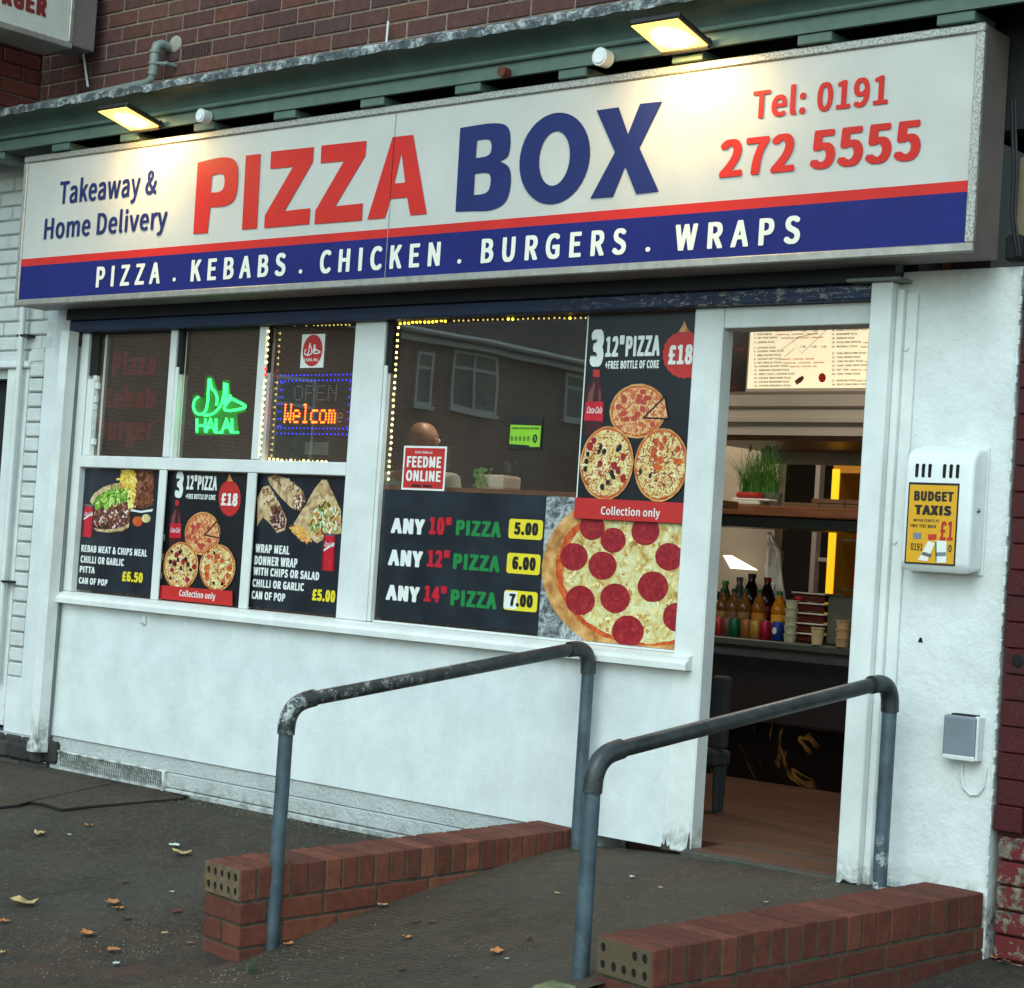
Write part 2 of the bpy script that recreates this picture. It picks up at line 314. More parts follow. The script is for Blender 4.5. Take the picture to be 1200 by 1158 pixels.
# ------------------------------------------------------------------ mesh helpers
class B:
    def __init__(s): s.bm = bmesh.new()
    def box(s, x0, x1, y0, y1, z0, z1, bev=0, seg=1, mtx=None):
        r = bmesh.ops.create_cube(s.bm, size=1); v = r['verts']
        for q in v: q.co = Vector(((x0 + x1) / 2 + q.co.x * (x1 - x0), (y0 + y1) / 2 + q.co.y * (y1 - y0), (z0 + z1) / 2 + q.co.z * (z1 - z0)))
        if bev:
            e = list({e for q in v for e in q.link_edges})
            r2 = bmesh.ops.bevel(s.bm, geom=e, offset=bev, segments=seg, affect='EDGES', profile=.5); v = list({q for f in r2['faces'] for q in f.verts} | {q for q in v if q.is_valid})
        if mtx is not None:
            for q in v: q.co = mtx @ q.co
        return s
    def cyl(s, a, b, r0, r1=None, n=16, caps=True):
        a = Vector(a); b = Vector(b); d = b - a; r1 = r0 if r1 is None else r1
        m = Matrix.Translation((a + b) / 2) @ d.to_track_quat('Z', 'Y').to_matrix().to_4x4()
        bmesh.ops.create_cone(s.bm, cap_ends=caps, segments=n, radius1=r0, radius2=r1, depth=d.length, matrix=m); return s
    def tube(s, pts, r, n=10, caps=True):
        pts = [Vector(p) for p in pts]; rings = []
        t0 = (pts[1] - pts[0]).normalized(); nrm = t0.orthogonal().normalized()
        for i, p in enumerate(pts):
            t = ((pts[min(i + 1, len(pts) - 1)] - pts[max(i - 1, 0)])).normalized()
            nrm = (nrm - t * nrm.dot(t)).normalized(); bn = t.cross(nrm)
            rr = r[i] if isinstance(r, (list, tuple)) else r
            rings.append([s.bm.verts.new(p + (nrm * cos(2 * pi * k / n) + bn * sin(2 * pi * k / n)) * rr) for k in range(n)])
        for a, b in zip(rings, rings[1:]):
            for k in range(n): s.bm.faces.new((a[k], a[(k + 1) % n], b[(k + 1) % n], b[k]))
        if caps: s.bm.faces.new(list(reversed(rings[0]))); s.bm.faces.new(rings[-1])
        return s
    def lathe(s, prof, cx, cy, n=18, ax=None):
        rings = []
        for r, z in prof: rings.append([s.bm.verts.new((cx + max(r, 1e-4) * cos(2 * pi * k / n), cy + max(r, 1e-4) * sin(2 * pi * k / n), z)) for k in range(n)])
        for a, b in zip(rings, rings[1:]):
            for k in range(n): s.bm.faces.new((a[k], a[(k + 1) % n], b[(k + 1) % n], b[k]))
        s.bm.faces.new(list(reversed(rings[0]))); s.bm.faces.new(rings[-1]); return s
    def flat(s, pts, y):
        """print lying on a sheet that faces the street; pts = (x, z)"""
        if len(pts) < 3: return s
        s.bm.faces.new([s.bm.verts.new((p[0], y, p[1])) for p in pts]); return s
    def poly(s, pts):
        s.bm.faces.new([s.bm.verts.new(p) for p in pts]); return s
    def prism(s, prof, x0, x1):
        """profile of (y, z) swept along x"""
        a = [s.bm.verts.new((x0, p[0], p[1])) for p in prof]; b = [s.bm.verts.new((x1, p[0], p[1])) for p in prof]
        n = len(prof)
        for k in range(n): s.bm.faces.new((a[k], a[(k + 1) % n], b[(k + 1) % n], b[k]))
        s.bm.faces.new(list(reversed(a))); s.bm.faces.new(b); return s
    def sphere(s, c, r, u=12, v=8, sc=(1, 1, 1)):
        bmesh.ops.create_uvsphere(s.bm, u_segments=u, v_segments=v, radius=1, matrix=Matrix.Translation(c) @ Matrix.Diagonal((r * sc[0], r * sc[1], r * sc[2], 1))); return s
def ob(name, b, mat, parent=None, label=None, kind=None, smooth=False, local=False, mesh=None):
    if mesh is None:
        if parent is not None and not local:
            off = parent_loc(parent)
            for v in b.bm.verts: v.co -= off
        bmesh.ops.recalc_face_normals(b.bm, faces=b.bm.faces)
        mesh = bpy.data.meshes.new(name); b.bm.to_mesh(mesh); b.bm.free()
        if smooth:
            for p in mesh.polygons: p.use_smooth = True
            try: mesh.set_sharp_from_angle(angle=radians(38))
            except Exception: pass
        if mat is not None: mesh.materials.append(mat)
    o = bpy.data.objects.new(name, mesh); COL.objects.link(o)
    if parent is not None: o.parent = parent
    if label: o['label'] = label
    if kind: o['kind'] = kind
    return o
_locs = {}
def parent_loc(o):
    v = Vector((0, 0, 0))
    while o is not None: v += o.location; o = o.parent
    return v
def thing(name, label, cat, loc=(0, 0, 0), group=None, kind=None):
    o = bpy.data.objects.new(name, None); COL.objects.link(o); o.location = loc
    o.empty_display_size = .1; o['label'] = label; o['category'] = cat
    if group: o['group'] = group
    if kind: o['kind'] = kind
    return o
def tag(o, label, cat, group=None):
    o['label'] = label; o['category'] = cat
    if group: o['group'] = group
    return o
def struct(o): o['kind'] = 'structure'; return o
# lettering ---------------------------------------------------------
_capc = {}
FONT = None
try:
    import os
    _fd = bpy.utils.system_resource('DATAFILES', path='fonts')          # lettering face that ships inside Blender itself
    FONT = bpy.data.fonts.load(os.path.join(_fd, 'Noto Sans CJK Regular.woff2'))
except Exception: FONT = None
TRACK = [1.0]
def text_mesh(txt, bold=0.0):
    cu = bpy.data.curves.new('t', 'FONT'); cu.body = txt
    if FONT: cu.font = FONT
    cu.space_character = TRACK[0] + bold * 3.0; cu.resolution_u = 4
    o = bpy.data.objects.new('t', cu); COL.objects.link(o)
    dg = bpy.context.evaluated_depsgraph_get(); me = bpy.data.meshes.new_from_object(o.evaluated_get(dg))
    bpy.data.objects.remove(o); bpy.data.curves.remove(cu); return me
def cap_h():
    if 'h' not in _capc:
        m = text_mesh('H'); ys = [v.co.y for v in m.vertices]; _capc['h'] = (min(ys), max(ys)); bpy.data.meshes.remove(m)
    return _capc['h']
def letter(parent, txt, x0, x1, z0, cap, y, mat, bold=.02, name='lettering', italic=0.0, axis='x', X=0):
    """printed lettering; a heavier weight is struck several times with a small shift"""
    me = text_mesh(txt, bold)
    if not len(me.vertices): return None
    V0 = [v.co.copy() for v in me.vertices]; P0 = [list(p.vertices) for p in me.polygons]; bpy.data.meshes.remove(me)
    xs = [v.x for v in V0]; a, b = min(xs) - bold, max(xs) + bold; lo, hi = cap_h(); vb = bold * .45
    sx = (x1 - x0) / (b - a); sz = cap / (hi - lo + 2 * vb); off = parent_loc(parent)
    if bold < .006: sh = [(0, 0)]
    elif cap < .02: sh = [(-bold, 0), (0, 0), (bold, 0)]
    else: sh = [(0, 0), (-bold, 0), (bold, 0), (-bold * .8, vb), (bold * .8, vb), (-bold * .8, -vb), (bold * .8, -vb)] + ([(bold * .5, 0), (-bold * .5, 0), (0, vb), (0, -vb)] if bold > .03 else [(0, vb), (0, -vb)])
    vs, fs = [], []
    for i, (dx, dz) in enumerate(sh):
        n0 = len(vs)
        for v in V0:
            zz = (v.y + dz - lo + vb) * sz; xx = x0 + (v.x + dx - a) * sx + zz * italic; t = i * .00006
            vs.append((Vector((xx, y - t, z0 + zz)) if axis == 'x' else Vector((X + t, xx, z0 + zz))) - off)
        fs += [[n0 + k for k in p] for p in P0]
    me = bpy.data.meshes.new(name); me.from_pydata(vs, [], fs); me.materials.append(mat)
    return ob(name, None, mat, parent, mesh=me)
def LT(parent, txt, l, r, top, y, mat, bold=.02, name='lettering', italic=0.0):
    """lettering between pixel l (left, base) and r (right, base); top = pixel row of the capitals at the left end"""
    x0, z0 = F(l[0], l[1], y); x1, z1 = F(r[0], r[1], y); _, zt = F(l[0] + .03 * 0, top, y)
    z = (z0 + z1) / 2; return letter(parent, txt, x0, x1, z, zt - z0, y, mat, bold, name, italic)
def clip(pts, R):
    x0, x1, z0, z1 = R
    for ax, lim, sg in ((0, x0, 1), (0, x1, -1), (1, z0, 1), (1, z1, -1)):
        out = []
        for i in range(len(pts)):
            a = pts[i - 1]; b = pts[i]; da = (a[ax] - lim) * sg; db = (b[ax] - lim) * sg
            if (da >= 0) != (db >= 0):
                t = da / (da - db); out.append((a[0] + (b[0] - a[0]) * t, a[1] + (b[1] - a[1]) * t))
            if db >= 0: out.append(b)
        pts = out
        if not pts: return []
    return pts
def ell(cx, cz, rx, rz, n=32, wob=0.0, a0=0, a1=2 * pi):
    return [(cx + rx * (1 + wob * (random.random() - .5)) * cos(a0 + (a1 - a0) * k / n), cz + rz * (1 + wob * (random.random() - .5)) * sin(a0 + (a1 - a0) * k / n)) for k in range(n)]
def PP(pts, o, sc, y):
    """points measured in an enlarged crop -> (x, z) on the plane y"""
    return [F(o[0] + p[0] / sc, o[1] + p[1] / sc, y) for p in pts]
def xc(*k): return k
# brick helpers ----------------------------------------------------------
_bm = {}
def brick_mesh(key, l, d, h, mat, bev=.003, jit=0.0):
    k = (key, round(l, 4), round(d, 4), round(h, 4))
    if k not in _bm:
        b = B(); b.box(0, l, 0, d, 0, h, bev)
        me = bpy.data.meshes.new('brick'); b.bm.to_mesh(me); b.bm.free(); me.materials.append(mat); _bm[k] = me
    return _bm[k]
def put_brick(parent, me, loc, rz=0.0, label=None, world=True, name='brick'):
    o = bpy.data.objects.new(name, me); COL.objects.link(o); o.parent = parent
    o.location = Vector(loc) - (parent_loc(parent) if world else Vector((0, 0, 0))); o.rotation_euler.z = rz
    if label: o['label'] = label
    return o

# ================================================================== GROUND
def grid_mesh(xs, ys, h, flip=False):
    b = B(); V = [[b.bm.verts.new((x, y, h(x, y))) for x in xs] for y in ys]
    for j in range(len(ys) - 1):
        for i in range(len(xs) - 1): b.bm.faces.new((V[j][i], V[j][i + 1], V[j + 1][i + 1], V[j + 1][i]))
    return b
def frange(a, b, st): n = max(1, abs(int(round((b - a) / st)))); return [a + (b - a) * i / n for i in range(n + 1)]
def hp_rough(x, y): return hp(x, y) + .006 * math.sin(x * 3.1 + y * 1.7) * math.sin(y * 2.3 - x) * (1 if -3 < y < -.1 else 0)
xs = [-60, -30, -15, -9, -6] + frange(-4.4, 3.6, .1) + [5, 8, 14, 30, 60]
ys = [-3.1] + frange(-2.9, 0.0, .1) + [.06]
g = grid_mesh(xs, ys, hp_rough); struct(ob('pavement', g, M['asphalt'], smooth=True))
b = B(); b.box(-60, 60, -3.25, -3.1, -.62, hp(0, -3.1) + .004, .01); struct(ob('kerb', b, M['concrete']))
b = B(); b.poly([(-300, -300, -.46), (300, -300, -.46), (300, -3.25, -.46), (-300, -3.25, -.46)]); struct(ob('road', b, M['road']))
b = B(); b.poly([(-300, 8, -.2), (300, 8, -.2), (300, 300, -.2), (-300, 300, -.2)]); struct(ob('ground', b, M['road']))
# ramp between the two low walls
b = B(); us = frange(0, 1, 1 / 24); vs = frange(.0, -2.6, .08)
V = []
for y in vs:
    V.append([b.bm.verts.new((lerp(wl(y) - .03, wr(y) + .03, u), y, hr(lerp(wl(y) - .03, wr(y) + .03, u), y))) for u in us])
for j in range(len(vs) - 1):
    for i in range(24): b.bm.faces.new((V[j][i], V[j][i + 1], V[j + 1][i + 1], V[j + 1][i]))
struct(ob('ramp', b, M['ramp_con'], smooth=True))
# ribbed concrete apron left of the shop, with its crack
def gp(px, py): return onto(px, py, hp)
ln = [gp(0, 947), gp(22, 945), gp(36, 941), gp(52, 943), gp(74, 950), gp(110, 946), gp(160, 942), gp(215, 937)]
ln = [(p[0], p[1]) for p in ln]; ln = [(-9.0, ln[0][1] - .3)] + ln + [(-1.86, -.03)]
b = B(); pv = None
for x, y in ln:
    y = min(y, -.03); col_ = [b.bm.verts.new((x, y * t, hp(x, y * t) + .010)) for t in (0, .25, .5, .75, 1)]
    col_.append(b.bm.verts.new((x, y - .012, hp(x, y) - .02)))
    if pv:
        for k in range(5): b.bm.faces.new((pv[k], pv[k + 1], col_[k + 1], col_[k]))
    pv = col_
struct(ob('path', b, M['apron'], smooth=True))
b = B(); b.tube([(x, y - .008, hp(x, y) + .002) for x, y in ln[1:]], .007, 5); struct(ob('ground_crack', b, M['hole']))

# ================================================================== SHOP BUILDING
shop = thing('shop_building', 'white rendered takeaway shop with dark red brick upper storey', 'building', (-.5, 0, 0))
b = B(); b.box(-2.83, .90, 0, .07, .196, .85); ob('render_panel', b, M['render'], shop)
b = B(); b.box(-2.825, .5, .010, .22, .125, .192); b.box(-1.96, .45, .004, .2, .055, .121, .004); b.box(-2.825, .4, -.006, .2, -.05, .052, .006)
b.box(-2.825, -2.75, .002, .2, .05, .121)
ob('plinth', b, M['roughcast'], shop)
# zigzag mesh strip at the foot of the wall
b = B(); n = 46; x0, x1 = -2.745, -1.965
b.box(x0, x1, .002, .01, .04, .122); ob('strip_plate', b, flatm('shade_grey_plate', 116, 120, 116, .8), shop); b = B()  # darker grey paints in the shade between the white chevrons
for r_ in range(n):
    xa = lerp(x0, x1, (r_ + .2) / n)
    for k in range(4):
        z0 = .042 + k * .02; dx = .007 if k % 2 else -.007
        b.poly([(xa, -.001, z0), (xa + .009, -.001, z0), (xa + .009 + dx, -.013, z0 + .02), (xa + dx, -.013, z0 + .02)])
ob('zigzag_strip', b, M['white_paint'], shop)['kind'] = 'stuff'
b = B(); b.box(x0 - .01, x1 + .02, -.012, .004, .122, .130, .002); b.box(x1, x1 + .016, -.016, .004, .03, .126, .002); ob('strip_edge', b, M['white_paint'], shop)
# right hand rendered wall, its ragged edge
b = B(); b.box(1.66, 2.095, -.006, .25, .0, 2.262); ob('rendered_pier', b, M['stucco'], shop)
b = B(); z = .26
while z < 2.24:
    h = random.uniform(.006, .03); wd = random.uniform(-.002, .004)
    b.box(2.093, 2.0975 + wd, -.022, -.008, z, z + h, .0015); z += h * random.uniform(.7, 1.3)
ob('paint_edge', b, M['stucco'], shop)['kind'] = 'stuff'
# posts, head and door frame
def post(x0, x1, y0, z0, z1, nm='post', bev=.004, y1=.16):
    b = B(); b.box(x0, x1, y0, y1, z0, z1, bev); return ob(nm, b, M['white_paint'], shop)
post(-2.83, -2.752, -.004, .902, 2.168, 'stile', y1=.04); post(-.93, -.752, -.002, .902, 2.168, y1=.04); post(.818, .945, -.004, .19, 2.168, 'door_post', .006, y1=.074)
b = B(); b.box(.946, 1.578, .002, .12, 2.092, 2.168, .003); ob('door_head', b, M['white_paint'], shop)
b = B(); b.box(1.548, 1.60, .008, .10, .19, 2.168, .004); ob('door_post', b, M['white_paint'], shop)
b = B(); b.box(-2.84, 1.7, .03, .2, 2.17, 3.4); ob('lintel', b, M['dark'], shop)
b = B(); b.box(.93, 1.60, -.045, .30, .10, .206, .006); ob('threshold', b, M['concrete'], shop)
# peeled dark paint at the post feet
for nm, pts in (('peeled_patch', [(.815, .19), (.824, .235), (.832, .215), (.838, .262), (.846, .21), (.856, .225), (.858, .19)]),
                ('peeled_patch', [(.918, .19), (.924, .225), (.930, .212), (.936, .30), (.940, .33), (.9435, .24), (.9435, .19)])):
    b = B(); b.flat([(p[0], .19 + (p[1] - .19) * .6) for p in pts], -.0055); ob(nm, b, flatm('bare_dark_wood', 58, 52, 46, .9), shop)
# windows -----------------------------------------------------------
def sub(name, loc, parent):
    o = bpy.data.objects.new(name, None); COL.objects.link(o); o.parent = parent; o.location = Vector(loc) - parent_loc(parent); o.empty_display_size = .05; return o
GY = .036
def mull(x0, x1):
    b = B(); b.box(x0, x1, .0, .012, .902, 1.509, .003); b.box(x0 + .001, x0 + .016, .0125, .06, .903, 1.508); ob('mullion', b, M['white_paint'], win)
win = sub('window', (-1.8, 0, .9), shop); win['label'] = 'six-pane white window left of the wide post'
def wb(nm, x0, x1, y0, y1, z0, z1, mat, par, bev=.003):
    b = B(); b.box(x0, x1, y0, y1, z0, z1, bev); return ob(nm, b, mat, par)
mull(-2.155, -2.104); wb('mullion', -2.142, -2.098, .0, .06, 1.569, 2.166, M['white_paint'], win)
mull(-1.546, -1.488); wb('mullion', -1.532, -1.484, .0, .06, 1.569, 2.166, M['white_paint'], win)
wb('transom', -2.751, -.931, -.002, .06, 1.510, 1.567, M['white_paint'], win)
for x0, x1 in ((-2.751, -2.142), (-2.098, -1.532), (-1.484, -.931)):
    b = B(); b.flat([(x0, 1.568), (x1, 1.568), (x1, 2.166), (x0, 2.166)], GY); ob('pane', b, M['glass'], win)
for x0, x1 in ((-2.751, -2.156), (-2.104, -1.546), (-1.488, -.931)):
    b = B(); b.flat([(x0, .904), (x1, .904), (x1, 1.508), (x0, 1.508)], GY + .002); ob('pane', b, M['glass'], win)
# the flaking inner beads, dark where the paint never reached
for xa in (-2.749, -2.097, -1.483):
    b = B(); zt = 1.99 if xa < -2.7 else 2.02
    pts = [(xa, 1.568)]; z = 1.568
    b.box(xa, xa + (.052 if xa < -2.7 else .02 if xa < -2 else .006), .006, .034, 1.569, zt - random.uniform(0, .05)); 
    z = 1.62
    while z < zt:
        if xa < -2.7: b.box(xa + .03, xa + random.uniform(.052, .072), .012, .035, z, z + .03, .003)
        z += random.uniform(.03, .07)
    ob('bead', b, M['white_paint'], win)
    b = B(); b.box(xa, xa + (.06 if xa < -2.7 else .03 if xa < -2 else .008), .012, .033, 1.96, 2.165); ob('bead', b, M['black'], win)
wb('bead', -2.672, -2.656, .0345, .0355, 1.57, 2.16, M['cream'], win, 0); wb('bead', -2.070, -2.062, .0345, .0355, 1.57, 2.16, M['cream'], win, 0)
sill_prof = [(-.048, .846), (-.048, .868), (-.040, .876), (-.030, .880), (-.030, .892), (-.002, .901), (.06, .901), (.06, .846)]
b = B(); b.prism(sill_prof, -2.812, .905); ob('sill', b, M['white_paint'], shop)
win2 = sub('window', (0, 0, .9), shop); win2['label'] = 'large fixed shop window beside the door'
b = B(); b.flat([(-.751, .904), (.817, .904), (.817, 2.166), (-.751, 2.166)], GY + .001); ob('pane', b, M['glass'], win2)
wb('bead', -.751, -.732, .004, .034, .903, 1.98, M['white_paint'], win2); wb('bead', -.751, -.716, .010, .035, 1.95, 2.166, M['black'], win2)
wb('bead', -.72, .816, .010, .034, .902, .911, M['white_paint'], win2, .001)
# interior shell -----------------------------------------------------
wb('interior_floor', -4, 3, .24, 5.2, .10, .205, M['floor'], shop, 0)
b = B(); b.box(.946, 1.545, .0, .245, .206, .2085); ob('interior_floor', b, M['floor'], shop)
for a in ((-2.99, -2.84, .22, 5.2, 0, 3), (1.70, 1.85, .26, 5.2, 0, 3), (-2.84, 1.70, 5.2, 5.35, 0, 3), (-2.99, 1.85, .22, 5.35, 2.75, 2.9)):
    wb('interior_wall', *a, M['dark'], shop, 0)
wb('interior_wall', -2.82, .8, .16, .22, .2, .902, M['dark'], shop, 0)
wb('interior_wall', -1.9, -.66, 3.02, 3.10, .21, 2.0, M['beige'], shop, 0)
# the beam over the counter and its mouldings
b = B(); b.prism([(2.17, 1.890), (2.17, 1.948), (2.145, 1.953), (2.145, 1.975), (2.16, 1.980), (2.16, 2.02), (2.14, 2.03), (2.14, 2.085), (2.13, 2.10), (2.30, 2.10), (2.30, 1.89)], -.70, 1.69); ob('beam', b, M['cream'], shop)
wb('soffit_board', -.70, 1.69, 2.20, 2.9, 1.865, 1.888, M['wood'], shop, 0)
wb('soffit_board', -.70, 1.69, 2.90, 2.94, 1.80, 1.888, M['cream'], shop, 0)
wb('window_post', -.990, -.958, 3.96, 4.02, .9, 2.2, M['cream'], shop); wb('window_bar', -.95, -.75, 3.98, 4.02, 1.30, 1.325, M['cream'], shop)
# upper storey --------------------------------------------------------
b = B(); b.box(-3.31, 4.2, .0045, .4, 3.25, 5.2); ob('upper_wall', b, M['mortar'], shop)
zj = F(390, 20, 0)[1]; xj = F(391, 11, 0)[0]
PZ, PXX = .0752, .2265
me_full = brick_mesh('up', .2175, .05, .0665, M['upper_brick'], .004)
k0 = int(math.floor((3.27 - zj) / PZ))
for k in range(k0, k0 + 9):
    z = zj + k * PZ; x = xj + (k % 2) * PXX / 2 - 20 * PXX
    while x < 1.35:
        if x + PXX > -3.31 and z < 3.92:
            xa = max(x, -3.305); L = x + .2175 - xa
            if abs(z + .033 - 3.485) < .03 and -2.2 < x + .1 < -1.9:
                airb = (x, z)
            elif L > .03:
                me = me_full if L > .21 else brick_mesh('up', L, .05, .0665, M['upper_brick'], .004)
                put_brick(shop, me, (xa, random.uniform(-.003, .001), z + .0045))
        x += PXX
masses = [B() for _ in range(5)]
for k in range(k0, k0 + 25):
    z = zj + k * PZ; x = xj + (k % 2) * PXX / 2 - 20 * PXX
    while x < 4.1:
        if x + PXX > -3.31 and not (x < 1.35 and z < 3.92) and z < 5.1:
            xa = max(x, -3.305)
            if x + .2175 - xa > .03: random.Random(int(x * 977 + k * 31)).choice(masses).box(xa, x + .2175, -.002, .04, z + .0045, z + .071)
        x += PXX
for mb_ in masses: ob('brickwork', mb_, M['upper_brick'], shop, kind='stuff')
b = B(); b.box(airb[0], airb[0] + .2175, .002, .05, airb[1] + .003, airb[1] + .072, .003); ab = ob('air_brick', b, M['upper_brick'], shop)
b = B()
for i in range(9):
    for j in range(5): b.cyl((airb[0] + .018 + i * .022 + (j % 2) * .006, .0005, airb[1] + .012 + j * .0125), (airb[0] + .018 + i * .022 + (j % 2) * .006, .003, airb[1] + .012 + j * .0125), .0048, n=6)
ob('vent_holes', b, M['hole'], ab, local=False) if False else ob('vent_holes', b, M['hole'], shop)
# green cornice -------------------------------------------------------
corn = sub('cornice', (-.5, -.2, 3.05), shop); corn['label'] = 'faded green painted timber cornice above the sign'
CX0, CX1 = -3.9, 3.4
b = B(); b.prism([(-.28, 3.045), (-.28, 3.098), (-.262, 3.098), (-.262, 3.045)], CX0, CX1); ob('fascia_board', b, M['green_light'], corn)
b = B(); b.prism([(-.296, 3.0985), (-.300, 3.104), (-.300, 3.112), (-.292, 3.118), (-.1, 3.118), (-.1, 3.0985)], CX0, CX1); ob('bead_moulding', b, M['green_light'], corn)
pr = [(-.290, 3.1185)] + [(-.292 - .085 * (1 - cos(t * pi / 2)), 3.120 + .062 * sin(t * pi / 2)) for t in (.2, .4, .6, .8, 1)] + [(-.385, 3.186), (-.385, 3.200), (-.1, 3.205), (-.1, 3.1185)]
b = B(); b.prism(pr, CX0, CX1); ob('cove_moulding', b, M['green'], corn, smooth=True)
# flashing, uneven
b = B(); xs = frange(CX0, CX1, .045); rows = []
for x in xs:
    j = lambda a: random.uniform(-a, a)
    rows.append([b.bm.verts.new(p) for p in ((x, -.392, 3.183 + j(.005)), (x, -.394, 3.212 + j(.004)), (x, -.375, 3.224 + j(.004)), (x, -.20, 3.268 + j(.005)), (x, -.03, 3.325 + j(.004)), (x, -.012, 3.362 + j(.005)), (x, .012, 3.362), (x, .012, 3.2))])
for a, c in zip(rows, rows[1:]):
    for k in range(7): b.bm.faces.new((a[k], c[k], c[k + 1], a[k + 1]))
ob('lead_flashing', b, M['lead'], corn)
b = B(); b.box(-3.04, CX1, -.06, .03, 2.7, 3.20); ob('gap_shade_board', b, M['black'], corn)  # black board paints in the shade of the gap under the cornice
for i in range(-2, 11):
    xc_ = -2.73 + .5187 * i
    b = B(); b.box(xc_ - .066, xc_ + .066, -.272, -.12, 3.009, 3.0445, .003); ob('bracket', b, M['green_light'], corn)
# side return wall over the neighbour's sign
ret = thing('return_wall', 'dark red brick return wall at the top left corner above the cornice', 'wall', (-3.4, -.6, 3.2))
b = B(); b.box(-3.6, -3.330, -1.6, .35, 3.22, 5.2); ob('wall_core', b, M['mortar'], ret)
mb = brick_mesh('ret', .05, .2175, .0665, M['side_brick'], .004)
for k in range(9):
    for i in range(5):
        y = -.0 - .2175 - i * PXX - (k % 2) * .11 + .10
        if k % 2 and i == 0: put_brick(ret, brick_mesh('ret', .05, .10, .0665, M['side_brick'], .004), (-3.368, -.102, zj + (k0 + k) * PZ + .0045))
        y = -.2195 - i * PXX - (k % 2) * .1095
        put_brick(ret, mb, (-3.368 + .0, y, zj + (k0 + k) * PZ + .0045))

# ================================================================== SIGN
sign = thing('shop_sign', 'long white shop sign with blue stripe above the shop window and door', 'sign', (-.5, -.16, 2.272))
SX0, SX1, SZ0, SZ1 = -3.03, 2.036, 2.272, 3.005
b = B(); b.box(SX0 + .004, SX1 - .004, -.235, -.07, SZ0 + .003, SZ1 - .003); ob('box', b, M['sign_side'], sign)
T_ = .030
for nm, a, mt in (('frame_bar', (SX0, SX1, SZ1 - T_, SZ1), 'alu_pit'), ('frame_bar', (SX0, SX1, SZ0, SZ0 + T_), 'alu'), ('frame_bar', (SX0, SX0 + T_, SZ0 + T_, SZ1 - T_), 'alu'), ('frame_bar', (SX1 - T_, SX1, SZ0 + T_, SZ1 - T_), 'alu_pit')):
    b = B(); b.box(a[0], a[1], -.258, -.2355, a[2], a[3], .004); ob(nm, b, M[mt], sign)
b = B(); b.box(SX0 + T_, SX1 - T_, -.248, -.236, SZ0 + T_, SZ1 - T_); ob('face_panel', b, M['sign_white'], sign)
SY = -.2495
ix0, ix1, iz0 = SX0 + T_, SX1 - T_, SZ0 + T_
b = B(); b.box(ix0, ix1, SY, -.2482, iz0, 2.466); ob('blue_stripe', b, M['sign_blue'], sign)
b = B(); b.box(ix0, ix1, SY, -.2482, 2.466, 2.502); ob('red_stripe', b, M['sign_red'], sign)
b = B(); b.box(-.5345, -.5315, -.2515, -.248, iz0, SZ1 - T_); ob('panel_joint', b, M['alu'], sign)
def SL(txt, l, r, top, mat, bold=.02, **k): return LT(sign, txt, l, r, top, -.2515, M[mat], bold, **k)
def holed(b, outer, holes, y):
    es = []
    for lp in [outer] + holes:
        vs = [b.bm.verts.new((p[0], y, p[1])) for p in lp]
        es += [b.bm.edges.new((vs[i - 1], vs[i])) for i in range(len(vs))]
    bmesh.ops.triangle_fill(b.bm, use_beauty=True, use_dissolve=False, edges=es); return b
def soft(pts, it=3):
    '''(x, y, 1) = keep as a sharp corner, (x, y) = round off'''
    for _ in range(it):
        out = []
        for i, p in enumerate(pts):
            if len(p) == 3: out.append(p); continue
            a = pts[i - 1]; c = pts[(i + 1) % len(pts)]
            out += [(p[0] * .75 + a[0] * .25, p[1] * .75 + a[1] * .25), (p[0] * .75 + c[0] * .25, p[1] * .75 + c[1] * .25)]
        pts = out
    return [(p[0], p[1]) for p in pts]
def S(*p): return [(a, c, 1) for a, c in p]
def el_px(cx, cy, rx, ry, sh=0.0): return [(cx + rx * cos(2 * pi * k / 40) - sh * ry * sin(2 * pi * k / 40), cy + ry * sin(2 * pi * k / 40) - 0.085 * rx * cos(2 * pi * k / 40)) for k in range(40)]
BIG = [
 ('sign_red', soft(S((695, 572)) + [(790, 548), (836, 565), (838, 640), (828, 705), (790, 727)] + S((739, 728), (729, 819), (679, 823))), [soft(S((745, 617)) + [(788, 606), (790, 655), (775, 676)] + S((740, 677)))]),
 ('sign_red', [(864, 547), (916, 541), (903, 803), (850, 808)], []),
 ('sign_red', [(953, 533), (1103, 517), (1099, 570), (1000, 742), (1090, 732), (1087, 788), (928, 802), (931, 757), (1030, 586), (950, 594)], []),
 ('sign_red', [(1130, 512), (1288, 495), (1284, 547), (1178, 725), (1275, 715), (1272, 775), (1105, 788), (1108, 741), (1209, 566), (1127, 574)], []),
 ('sign_red', [(1380, 482), (1452, 474), (1500, 752), (1442, 757), (1431, 694), (1374, 699), (1352, 767), (1291, 772)], [[(1386, 645), (1424, 642), (1411, 535)]]),
 ('sign_navy', soft(S((1618, 450)) + [(1735, 430), (1790, 440), (1796, 500), (1788, 552)] + S((1757, 567)) + [(1794, 585), (1797, 650), (1780, 715), (1725, 742)] + S((1660, 742), (1601, 744))), [soft(S((1677, 493)) + [(1722, 486), (1730, 515), (1722, 549)] + S((1672, 556))), soft(S((1669, 611)) + [(1720, 604), (1727, 635), (1716, 681)] + S((1665, 686)))]),
 ('sign_navy', el_px(1950, 557, 124, 161, .06), [el_px(1949, 557, 54, 96, .06)]),
 ('sign_navy', [(2097, 388), (2175, 377), (2208, 472), (2250, 365), (2329, 356), (2248, 520), (2316, 673), (2236, 682), (2198, 585), (2155, 692), (2075, 698), (2162, 535)], [])]
